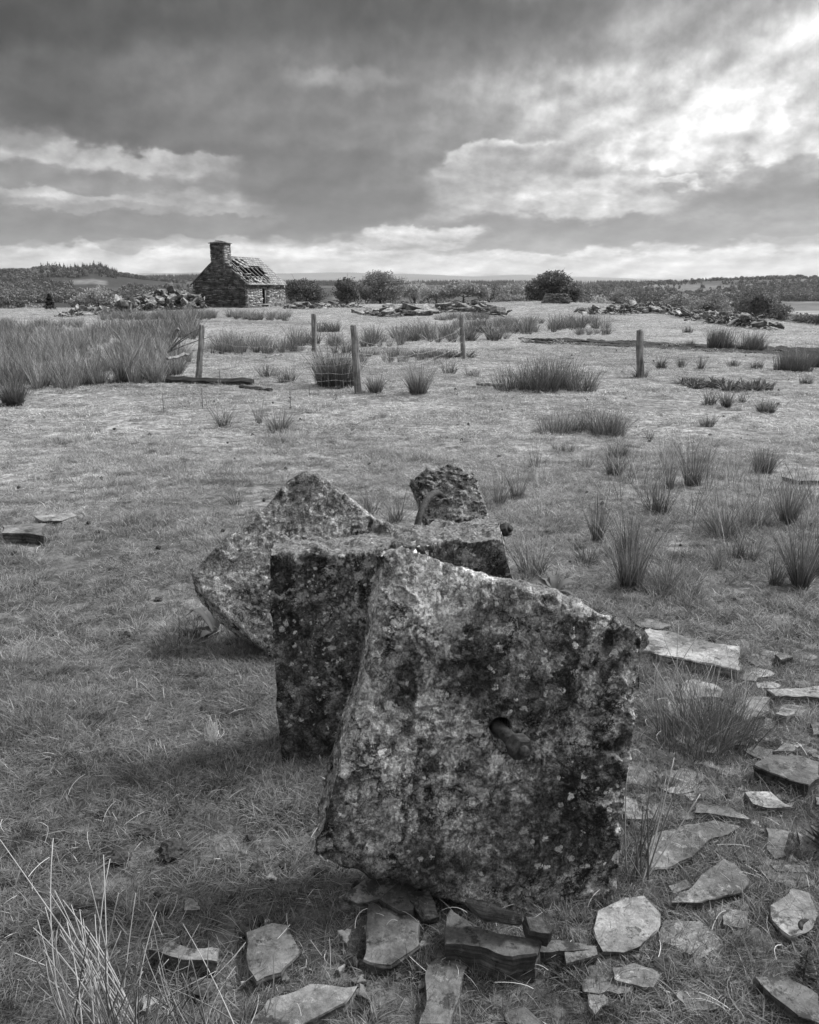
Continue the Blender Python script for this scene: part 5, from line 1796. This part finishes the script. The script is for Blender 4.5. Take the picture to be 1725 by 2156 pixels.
# ------------------------------------------------------------------ turf
GV = []
for i in range(8):
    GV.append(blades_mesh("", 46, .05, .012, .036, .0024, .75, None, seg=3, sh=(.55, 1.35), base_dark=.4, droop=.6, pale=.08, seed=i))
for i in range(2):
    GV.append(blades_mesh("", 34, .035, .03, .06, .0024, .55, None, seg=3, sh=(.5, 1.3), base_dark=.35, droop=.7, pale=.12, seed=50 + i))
turf = hidden_variants("turf_tufts", GV, M['grass'])
GF = []
for i in range(5):
    GF.append(blades_mesh("", 60, .15, .012, .04, .006, .8, None, seg=2, sh=(.6, 1.35), base_dark=.5, droop=.5, pale=.07, seed=80 + i, tip=.3))
farturf = hidden_variants("far_turf_tufts", GF, M['grass'])
STONEFOOT = []
for st in (front, mid, left, back):
    q = np.array([tuple(v.co + st.location) for v in st.data.vertices])
    STONEFOOT.append(q[q[:, 2] < .05][:, :2])
def scatter_turf(name, coll, nvar, y0, y1, dens, smin, smax, xl=.66, tall_first=8):
    area = xl * (y1 ** 2 - y0 ** 2) + 2 * .35 * (y1 - y0)
    nn = int(area * dens)
    y = np.sqrt(RNG.uniform(y0 ** 2, y1 ** 2, nn * 2))
    x = RNG.uniform(-1, 1, nn * 2) * (xl * y + .35)
    p = np.stack([x, y], -1)
    cover = fbm(p * 1.1, 4, 61) + .6 * fbm(p * 5, 3, 62)
    keep = RNG.uniform(0, 1, nn * 2) < np.clip(.62 + cover * 1.2, .12, 1)
    for e in EXCL:
        keep &= ~inpoly(x, y, e)
    x, y = x[keep][:nn], y[keep][:nn]
    # keep clear of stones' feet
    ok = np.ones(len(x), bool)
    for q in STONEFOOT:
        if len(q) > 5 and y0 < 5:
            key = set(map(tuple, np.round(q / .03).astype(int)))
            ok &= np.array([(int(round(a / .03)), int(round(b / .03))) not in key for a, b in zip(x, y)])
    x, y = x[ok], y[ok]
    u, v = project(x, y, gz(x, y))
    # bare track and trodden patches
    yt2 = np.interp(u, [380, 600, 900], [41, 38, 39])
    md = np.exp(-((y - yt2) / 3.2) ** 2) * sstep(340, 420, u) * (1 - sstep(640, 720, u))
    yt3 = np.interp(u, [0, 250, 520], [4.1, 5.0, 6.0])
    md = np.maximum(md, np.exp(-((y - yt3) / .5) ** 2) * (1 - sstep(420, 620, u)) * .6)
    md = np.maximum(md, sstep(-.05, .35, fbm(np.stack([x, y], -1) * 1.3, 4, 44)) * (y < 16) * .6)
    keep = RNG.uniform(0, 1, len(x)) > md * .85
    x, y, u = x[keep], y[keep], u[keep]
    yt = np.interp(u, [900, 1130, 1350, 1500, 1725, 2300], [26, 25.3, 23.6, 22.0, 20.6, 18])
    ok = ~((np.abs(y - yt) < 1.25 + .6 * fbm(np.stack([x * .5, y], -1), 3, 47)) & (u > 1130) & (RNG.uniform(0, 1, len(x)) < .93))
    x, y = x[ok], y[ok]
    z = gz(x, y)
    k = len(x)
    p = np.stack([x, y], -1)
    hh = np.clip(.85 + 1.1 * fbm(p * 2.3 + 9, 4, 66), .4, 1.9)
    s = RNG.uniform(smin, smax, k)
    scl = np.stack([s, s, s * hh * (.8 if y1 < 4 else .85 if y1 < 9 else .62 if y1 < 30 else .28)], -1)
    rot = np.stack([RNG.normal(0, .12, k), RNG.normal(0, .12, k), RNG.uniform(0, 6.28, k)], -1)
    idx = RNG.integers(0, nvar, k)
    if nvar == 10:
        idx = np.where((hh > 1.35) & (RNG.uniform(0, 1, k) < .35), RNG.integers(8, 10, k), RNG.integers(0, 8, k))
    o = scatter(name, np.stack([x, y, z], -1), rot, scl, idx, coll, M['grass'])
    return o
o = scatter_turf("grass", turf, 10, .75, 3.2, 1500, .75, 1.25); tag(o, "rough tufted grass around the stones in the foreground", "grass", kind='stuff')
o = scatter_turf("grass", turf, 10, 3.2, 8.5, 480, .9, 1.5); tag(o, "short grazed turf beyond the stones", "grass", kind='stuff')
o = scatter_turf("grass", farturf, 5, 8.5, 22, 95, .7, 1.3); tag(o, "pale grazed turf round the fence", "grass", kind='stuff')
o = scatter_turf("grass", farturf, 5, 22, 72, 9.0, 1.3, 2.6); tag(o, "far pale turf in front of the cottage", "grass", kind='stuff')

pts = []
for q in STONEFOOT:
    for k in range(min(len(q), 420)):
        a_ = q[RNG.integers(0, len(q))]
        pts.append(a_ + RNG.normal(0, .05, 2))
for e in EXCL:
    e = np.array(e)
    if e[:, 1].mean() < 6:
        for k in range(int(len(e) * .8)):
            a_ = e[RNG.integers(0, len(e))]
            pts.append(a_ + (a_ - e.mean(0)) / (np.linalg.norm(a_ - e.mean(0)) + 1e-6) * RNG.uniform(.0, .04))
pts = np.array(pts); k = len(pts)
x, y = pts[:, 0], pts[:, 1]
s_ = RNG.uniform(.7, 1.2, k)
o = scatter("grass", np.stack([x, y, gz(x, y) - .004], -1), np.stack([RNG.normal(0, .2, k), RNG.normal(0, .2, k), RNG.uniform(0, 6.28, k)], -1),
            np.stack([s_ * .8, s_ * .8, s_ * RNG.uniform(.7, 1.3, k)], -1), RNG.integers(0, 10, k), turf, M['grass'])
tag(o, "longer grass growing round the feet of the stones and slates", "grass", kind='stuff')

# ------------------------------------------------------------------ beds of rushes nobody could count
RV = []
for i in range(6):
    RV.append(blades_mesh("", 60, .07, .3, .8, .0095, .2, None, seg=4, sh=(.4, 1.35), base_dark=.5, droop=.5, pale=.28, seed=130 + i, tip=.3))
rcoll = hidden_variants("rush_tufts", RV, M['rush_bed'])
rcoll_dark = hidden_variants("dark_rush_tufts", RV, M['rush'])
def bed(polys, dens, label, hs=(.6, 1.1), wide=1.0, thr=-.1):
    X, Y, H = [], [], []
    for poly, hmul in polys:
        g = [tuple(P(u, v)) for u, v in poly]
        a = np.array(g)
        x0, y0 = a[:, :2].min(0); x1, y1 = a[:, :2].max(0)
        k = int((x1 - x0) * (y1 - y0) * dens) + 30
        x = RNG.uniform(x0, x1, k); y = RNG.uniform(y0, y1, k)
        m_ = inpoly(x, y, g)
        c = fbm(np.stack([x, y], -1) * .9, 3, 90)
        m_ &= c > thr
        X.append(x[m_]); Y.append(y[m_]); H.append(hmul * (1 + c[m_] * .5))
    x = np.concatenate(X); y = np.concatenate(Y); h = np.concatenate(H)
    k = len(x)
    s = RNG.uniform(*hs, k) * h
    o = scatter("rushes", np.stack([x, y, gz(x, y) - .02], -1), np.stack([RNG.normal(0, .08, k), RNG.normal(0, .08, k), RNG.uniform(0, 6.28, k)], -1),
                np.stack([s * wide, s * wide, s], -1), RNG.integers(0, 6, k), rcoll, M['rush'])
    return tag(o, label, "rushes", kind='stuff')
bed([([(-160, 815), (60, 828), (190, 822), (345, 806), (395, 785), (400, 750), (350, 722), (150, 720), (-60, 730), (-200, 760)], 1.0)], 17,
    "wide bed of tall rushes left of the fence", (.38, .78), 1.1, -.12)
rcoll = rcoll_dark
bed([([(-60, 716), (110, 712), (140, 700), (40, 690), (-60, 692)], .7), ([(180, 712), (410, 716), (415, 700), (300, 692), (180, 700)], .9),
     ([(60, 690), (180, 690), (170, 680), (80, 681)], .6), ([(0, 694), (30, 694), (30, 688), (0, 688)], .6)], 5, "rushes behind the tall left bed", (.5, 1.0), 1.4)
bed([([(430, 746), (560, 750), (640, 740), (640, 728), (440, 730)], .75), ([(610, 745), (740, 748), (740, 724), (620, 722)], .9), ([(745, 742), (880, 722), (870, 710), (760, 714)], .9),
     ([(740, 770), (960, 758), (960, 748), (760, 748)], .4)], 9,
    "dark row of rushes behind the wire fence", (.4, .85), 1.3)
bed([([(205, 676), (420, 674), (610, 676), (610, 668), (400, 664), (215, 667)], .75), ([(370, 690), (410, 692), (405, 676), (375, 674)], .9)], 4.2,
    "row of rushes in front of the cottage", (.55, 1.0), 1.7)
bed([([(1155, 700), (1240, 694), (1320, 694), (1325, 688), (1240, 680), (1160, 688)], .8), ([(1215, 707), (1285, 706), (1280, 699), (1215, 700)], .5), ([(1020, 720), (1060, 716), (1130, 700), (1120, 690), (1060, 696)], .8),
     ([(960, 696), (1060, 690), (1060, 682), (960, 684)], .6), ([(915, 676), (1030, 674), (1030, 668), (915, 670)], .6), ([(870, 722), (1000, 722), (1000, 708), (880, 710)], .8), ([(1060, 686), (1150, 682), (1140, 676), (1060, 678)], .5)], 4.0,
    "low rows of rushes on the far turf in the middle", (.5, .95), 1.6)
SV = []
for i in range(6):
    SV.append(blades_mesh("", 9, .06, .12, .34, .0034, .22, None, seg=4, sh=(.5, 1.4), base_dark=.5, droop=.5, pale=.45, seed=230 + i, tip=.3))
scoll = hidden_variants("thin_stems", SV, M['rush_bed'])
rcoll_keep = rcoll
rcoll = scoll
bed([([(1235, 1130), (1290, 1235), (1500, 1260), (1760, 1250), (1760, 985), (1560, 960), (1420, 960), (1290, 1010)], 1.0)], 34,
    "thin pale rush stems drifting over the turf at the middle right", (.5, 1.15), 1.0, -.05)
bed([([(1080, 1225), (1180, 1250), (1200, 1150), (1150, 1080), (1060, 1110)], .8), ([(1040, 1090), (1230, 1000), (1290, 940), (1130, 940), (1030, 1020)], .7), ([(770, 1090), (860, 1095), (850, 1030), (770, 1050)], .8)], 16,
    "thin pale rush stems just behind the stones", (.55, 1.0), 1.0, -.1)
bed([([(1345, 1520), (1570, 1540), (1560, 1440), (1350, 1420)], .8)], 60, "thin stems mixed into the rush clump beside the front stone", (.4, .8), 1.0, -.3)
rcoll = rcoll_keep
#SECTION6

# ------------------------------------------------------------------ trees
def crown_mesh(blobs, nclump, nleaf, leaf, seed, holes=.25):
    rg = np.random.default_rng(seed)
    C = []
    vol = np.array([b[3] * b[4] * b[5] for b in blobs]); pr = vol / vol.sum()
    for _ in range(nclump):
        b = blobs[rg.choice(len(blobs), p=pr)]
        d = rg.normal(size=3); d /= np.linalg.norm(d)
        r = rg.uniform(.55, 1.05) ** .6
        C.append((np.array(b[:3]) + d * r * np.array(b[3:6]), rg.uniform(.45, 1.0), rg.uniform(.55, 1.35)))
    V, A = [], []
    for c, sz, sh in C:
        k = int(nleaf * sz)
        d = rg.normal(size=(k, 3)); d /= np.linalg.norm(d, axis=1)[:, None]
        pos_ = c + d * (rg.uniform(0, 1, (k, 1)) ** .5) * sz * leaf * 5.0 * np.array([1.15, 1.15, .75])
        u_ = rg.normal(size=(k, 3)); u_ /= np.linalg.norm(u_, axis=1)[:, None]
        w_ = np.cross(u_, rg.normal(size=(k, 3))); w_ /= np.linalg.norm(w_, axis=1)[:, None] + 1e-9
        s = leaf * rg.uniform(.5, 1.1, (k, 1))
        V.append(np.stack([pos_ - u_ * s, pos_ - w_ * s * .5, pos_ + u_ * s, pos_ + w_ * s * .5], 1).reshape(-1, 3))
        A.append(np.repeat(sh * rg.uniform(.8, 1.2, k), 4))
    V = np.concatenate(V); A = np.concatenate(A)
    return V, np.arange(len(V)).reshape(-1, 4), A
def tree(u, vb, vt, wpx, Y, label, mat_='leaf', seed=0, name="broadleaf_tree", group=None, bare=.22, blobs=None, dens=1.0, bush=False, cat="tree"):
    x = at_depth(u, vb, Y).x
    zb = at_depth(u, vb, Y).z; zt_ = at_depth(u, vt, Y).z
    zg = gz1(x, Y)
    if bush: zb = min(zb, zg + .3)
    base_z = min(zg, zb)
    H = zt_ - base_z
    Wd = wpx / 1725 * Y / math.cos(PITCH)
    rg = random.Random(seed)
    root = empty(name, (x, Y, base_z))
    vis = zt_ - zb
    if blobs is None:
        blobs = []
        for k in range(7):
            a_ = rg.uniform(0, 6.28); rr = rg.uniform(.15, .62) if k else 0
            hz = rg.uniform(.35, .8) if k else .62
            blobs.append((math.cos(a_) * rr * Wd / 2, math.sin(a_) * rr * Wd / 2, H - vis + vis * hz, Wd * rg.uniform(.2, .32), Wd * rg.uniform(.2, .32), vis * rg.uniform(.2, .32)))
    else:
        blobs = [(bx_ * Wd / 2, by_ * Wd / 2, H - vis + vis * bz_, Wd / 2 * rx_, Wd / 2 * rx_, vis / 2 * rz_) for bx_, by_, bz_, rx_, rz_ in blobs]
    leaf = max(.11, Y / 819 * .95)
    area = Wd * vis
    ncl = int(min(330, max(60, area / (leaf * leaf) * .30)) * dens)
    V, Fc, A = crown_mesh(blobs, ncl, 42, leaf, seed)
    o = mesh_obj("crown", V, Fc, M[mat_], attrs={'shade': A}); o.parent = root
    parts = []
    zc = H - vis * .6
    top_ = Vector((0, 0, zc))
    parts.append(tube([Vector((0, 0, -.4)), Vector((.05, 0, H * .2)), top_ * .95], [H * .04, H * .032, H * .02], 7))
    for b in blobs:
        e = Vector(b[:3]) + Vector((0, 0, b[5] * .3))
        s0 = Vector((0, 0, max(.05, H * rg.uniform(.12, .4))))
        parts.append(tube(bez([s0, s0.lerp(e, .5) + Vector((0, 0, -.08 * H)), e], 5), [H * .02, H * .017, H * .014, H * .01, H * .007, H * .004], 5))
        for q_ in range(2):
            e2 = e + Vector((rg.gauss(0, b[3]), rg.gauss(0, b[3]), rg.gauss(.2, b[5] * .8)))
            parts.append(tube([s0.lerp(e, .7), e2], [H * .008, H * .003], 4))
    V, Fc = join(parts)
    o = mesh_obj("trunk", V, Fc, M['bark']); o.parent = root
    tag(root, label, cat, group)
    return root
tree(1160, 642, 571, 100, 78, "tallest round dark tree standing behind the stacked slate pile", 'leaf_dark', 1,
     blobs=[(0, 0, .72, .55, .5), (-.45, .1, .5, .5, .55), (.45, -.1, .55, .5, .5), (.15, .2, .82, .4, .3), (-.6, 0, .25, .35, .4), (.7, 0, .28, .42, .45), (.35, 0, .8, .3, .3)], dens=1.25)
tree(1205, 640, 605, 46, 77, "low dark bush joined to the tallest tree's right side", 'leaf_dark', 2, name="bush", bush=True, cat="bush")
tree(800, 634, 572, 98, 88, "large bushy pale green tree right of the cottage", 'leaf', 3,
     blobs=[(-.1, 0, .75, .5, .45), (-.5, 0, .45, .5, .55), (.5, 0, .5, .5, .55), (.2, .2, .8, .4, .35), (-.3, 0, .2, .5, .4), (.4, 0, .15, .5, .35), (.8, 0, .68, .2, .3)], dens=1.25)
tree(730, 635, 584, 54, 86, "smaller dark green tree left of the large bushy pale one", 'leaf_dark', 4,
     blobs=[(0, 0, .7, .7, .55), (-.35, 0, .4, .55, .6), (.4, 0, .35, .55, .6), (0, 0, .2, .7, .4)])
tree(642, 634, 588, 84, 80, "dark spreading bush right behind the cottage", 'leaf_dark', 5, name="bush", bush=True, cat="bush",
     blobs=[(-.4, 0, .6, .5, .7), (.1, 0, .55, .55, .75), (.55, 0, .35, .45, .6), (-.7, 0, .4, .3, .7), (0, 0, .2, .8, .4)], dens=1.2)
tree(975, 636, 592, 104, 84, "spreading hawthorn with visible limbs behind the middle spoil bank", 'leaf_pale', 6, name="hawthorn_tree",
     blobs=[(0, 0, .68, .55, .5), (-.5, 0, .5, .45, .45), (.5, 0, .55, .45, .45), (.75, 0, .4, .25, .4)], dens=1.3)
tree(918, 636, 599, 74, 87, "round mid-green tree touching the hawthorn's left side", 'leaf', 7)
tree(872, 634, 598, 80, 95, "pale low tree between the large bushy tree and the round one", 'leaf_pale', 8)
tree(1082, 638, 596, 92, 88, "broad pale tree just left of the tallest dark tree", 'leaf_pale', 9)
tree(1030, 638, 603, 84, 88, "low pale tree between the hawthorn and the broad pale one", 'leaf', 10)
tree(1085, 642, 622, 70, 80, "low pale scrub in front of the broad pale tree", 'leaf_pale', 11, name="bush", bush=True, cat="bush")
tree(1265, 642, 616, 60, 90, "rounded pale bush left of the spoil bank's top", 'leaf_pale', 12, name="bush", bush=True, cat="bush")
tree(1300, 640, 612, 56, 96, "taller pale bush behind the spoil bank's top", 'leaf', 13, name="bush", bush=True, cat="bush")
tree(1425, 655, 622, 60, 78, "rounded bush behind the middle of the long spoil bank", 'leaf', 14, name="bush", bush=True, cat="bush")
tree(1492, 668, 622, 88, 74, "wide bush behind the long spoil bank, left of the dark right tree", 'leaf', 15, name="bush", bush=True, cat="bush")
tree(1605, 676, 611, 100, 66, "dark sprawling tree behind the right end of the spoil bank", 'leaf_dark', 16,
     blobs=[(-.45, 0, .78, .4, .4), (-.1, 0, .55, .5, .5), (.4, 0, .35, .5, .55), (-.6, 0, .45, .35, .4), (.65, 0, .15, .3, .35), (0, 0, .2, .6, .4)], dens=1.2)
tree(1690, 698, 668, 110, 60, "low dark bush at the right picture edge beyond the spoil bank", 'leaf_dark', 17, name="bush", bush=True, cat="bush")
tree(1745, 700, 655, 60, 58, "dark bush cut by the right picture edge", 'leaf_dark', 18, name="bush", bush=True, cat="bush")
tree(207, 648, 608, 66, 72, "windswept pale hawthorn behind the left spoil heap", 'leaf_pale', 19, name="hawthorn_tree",
     blobs=[(.1, 0, .75, .6, .45), (.5, 0, .6, .4, .4), (-.4, 0, .45, .5, .4)], dens=.7)
tree(178, 644, 622, 50, 74, "low pale bush left of the windswept hawthorn", 'leaf_pale', 22, name="bush", bush=True, cat="bush")
tree(75, 662, 645, 60, 72, "low weedy bush left of the small conifer", 'leaf', 20, name="bush", bush=True, cat="bush")
tree(20, 662, 650, 50, 73, "low dark scrub at the left picture edge", 'leaf_dark', 21, name="bush", bush=True, cat="bush")
def conifer(u, vb, vt, Y, label, seed, mat_='needle', wr=.5):
    b = at_depth(u, vb, Y); H = at_depth(u, vt, Y).z - b.z
    zg = gz1(b.x, Y)
    root = empty("conifer", (b.x, Y, b.z))
    rg = np.random.default_rng(seed)
    V, A = [], []
    for k in range(1500):
        t = rg.uniform(0, 1) ** .75
        lay = .8 + .2 * math.sin(t * 34)
        r = H * wr * (1 - t) ** .85 * rg.uniform(.15, 1) ** .5 * lay
        a = rg.uniform(0, 6.28)
        c = np.array([math.cos(a) * r, math.sin(a) * r, H * (.08 + .92 * t) - r * .15])
        s = .09
        d = np.array([math.cos(a), math.sin(a), -.2]) * s; e = np.array([-math.sin(a), math.cos(a), rg.uniform(-.5, .5)]) * s * .5
        V += [c - d, c - e, c + d, c + e]; A += [rg.uniform(.7, 1.6)] * 4
    o = mesh_obj("crown", np.array(V), np.arange(len(V)).reshape(-1, 4), M[mat_], attrs={'shade': A}); o.parent = root
    V, Fc = tube([Vector((0, 0, -.3)), Vector((0, 0, H * .95))], [H * .035, H * .006], 6)
    o = mesh_obj("trunk", V, Fc, M['bark']); o.parent = root
    return tag(root, label, "tree")
conifer(108, 664, 618, 63, "small dark conifer left of the big spoil heap", 1)

# far woods: one mass each
m, n = mat("distant_foliage")
oi = n.n('ShaderNodeObjectInfo').outputs['Random']
M['wood_far'] = finish(m, n, n.m('MULTIPLY', n.attr('shade'), n.mr(oi, 0, 1, .6, 1.5)), .8, trans=.1)
WV = []
for i in range(6):      # three conifers, three round crowns, built of leaf facets
    rg = np.random.default_rng(i)
    V, A = [], []
    for k in range(90):
        t = rg.uniform(0, 1)
        if i < 3:
            r = .27 * (1 - t) * rg.uniform(.2, 1) ** .5; z = .05 + .95 * t; s = .09 * (1.15 - t)
        else:
            r = .42 * math.sqrt(max(0, 1 - (2 * t - 1) ** 2)) * rg.uniform(.3, 1) ** .5; z = .12 + .8 * t; s = .11
        a = rg.uniform(0, 6.28)
        c = np.array([math.cos(a) * r, math.sin(a) * r, z])
        q1 = rg.normal(size=3); q1 /= np.linalg.norm(q1); q2 = np.cross(q1, rg.normal(size=3)); q2 /= np.linalg.norm(q2)
        V += [c - q1 * s, c - q2 * s, c + q1 * s, c + q2 * s]; A += [rg.uniform(.6, 1.35) * (.05 if i < 3 else .12)] * 4
    WV.append((np.array(V), np.arange(len(V)).reshape(-1, 4), np.array(A)))
wcoll = hidden_variants("distant_trees", WV, M['wood_far'])
def woods(n_, y0, y1, test, hmin, hmax, pick, label, smax=.62):
    y = np.exp(RNG.uniform(math.log(y0), math.log(y1), n_))
    s = RNG.uniform(-smax, smax, n_)
    x = s * y
    u = uofs(s)
    m_ = test(u, y, np.stack([x, y], -1))
    x, y = x[m_], y[m_]
    k = len(x)
    h = RNG.uniform(hmin, hmax, k)
    o = scatter("woods", np.stack([x, y, gz(x, y) - .3], -1), np.stack([0 * x, 0 * x, RNG.uniform(0, 6.28, k)], -1), np.stack([h, h, h], -1), pick(k), wcoll, M['wood_far'])
    return tag(o, label, "woods", kind='stuff')
con = lambda k: RNG.integers(0, 3, k)
rnd = lambda k: RNG.integers(3, 6, k)
mixd = lambda k: np.where(RNG.uniform(0, 1, k) < .4, RNG.integers(0, 3, k), RNG.integers(3, 6, k))
woods(45000, 600, 1450, lambda u, y, p: (u < 460) & (fbm(p * .006, 3, 71) + .25 * fbm(p * .05, 2, 78) > -.22) & ~((np.abs(u - 200) < 48) & (np.abs(y - 1080) < 55)) & ~((np.abs(u - 255) < 34) & (np.abs(y - 960) < 30)) & ~((np.abs(u - 395) < 34) & (np.abs(y - 1000) < 40)), 4, 8, mixd, "dark woods covering the left hill")
woods(9000, 2300, 2750, lambda u, y, p: (u > 240) & (u < 1500) & (fbm(p * .002, 3, 72) > -.3), 11, 17, con, "dark conifer plantation under the far ridge")
woods(30000, 650, 1380, lambda u, y, p: (u > 1150) & (fbm(p * .011, 4, 73) > np.where(u < 1330, -.3, -.02) - .5 * (RNG.uniform(0, 1, len(u)) < .25)) & ~((u > 1640) & (y < 760)), 3, 7, mixd, "scattered trees and scrub on the right hill")
woods(4200, 330, 640, lambda u, y, p: (u > 560) & (u < 1640) & (fbm(p * .012, 3, 75) > -.2), 3.5, 6.5, rnd, "line of round trees in the valley beyond the field")
woods(1400, 1180, 1420, lambda u, y, p: (u > 90) & (u < 250), 8, 14, con, "conifers along the left hill's crest")

# ------------------------------------------------------------------ haze
m, n = mat("haze_air")
pv = n.n('ShaderNodeVolumePrincipled')
pv.inputs['Color'].default_value = (.92, .92, .92, 1)
pv.inputs['Density'].default_value = 5.5e-5
pv.inputs['Anisotropy'].default_value = .3
out = n.n('ShaderNodeOutputMaterial')
n.t.links.new(pv.outputs[0], out.inputs['Volume'])
bm = bmesh.new()
bmesh.ops.create_cube(bm, size=1)
for v_ in bm.verts:
    v_.co.x *= 44000; v_.co.y = v_.co.y * 14600 + 7200; v_.co.z = -260 if v_.co.z < 0 else 420
me = bpy.data.meshes.new("haze"); bm.to_mesh(me); bm.free()
me.materials.append(m)
o = link(bpy.data.objects.new("haze", me))
tag(o, kind='stuff')
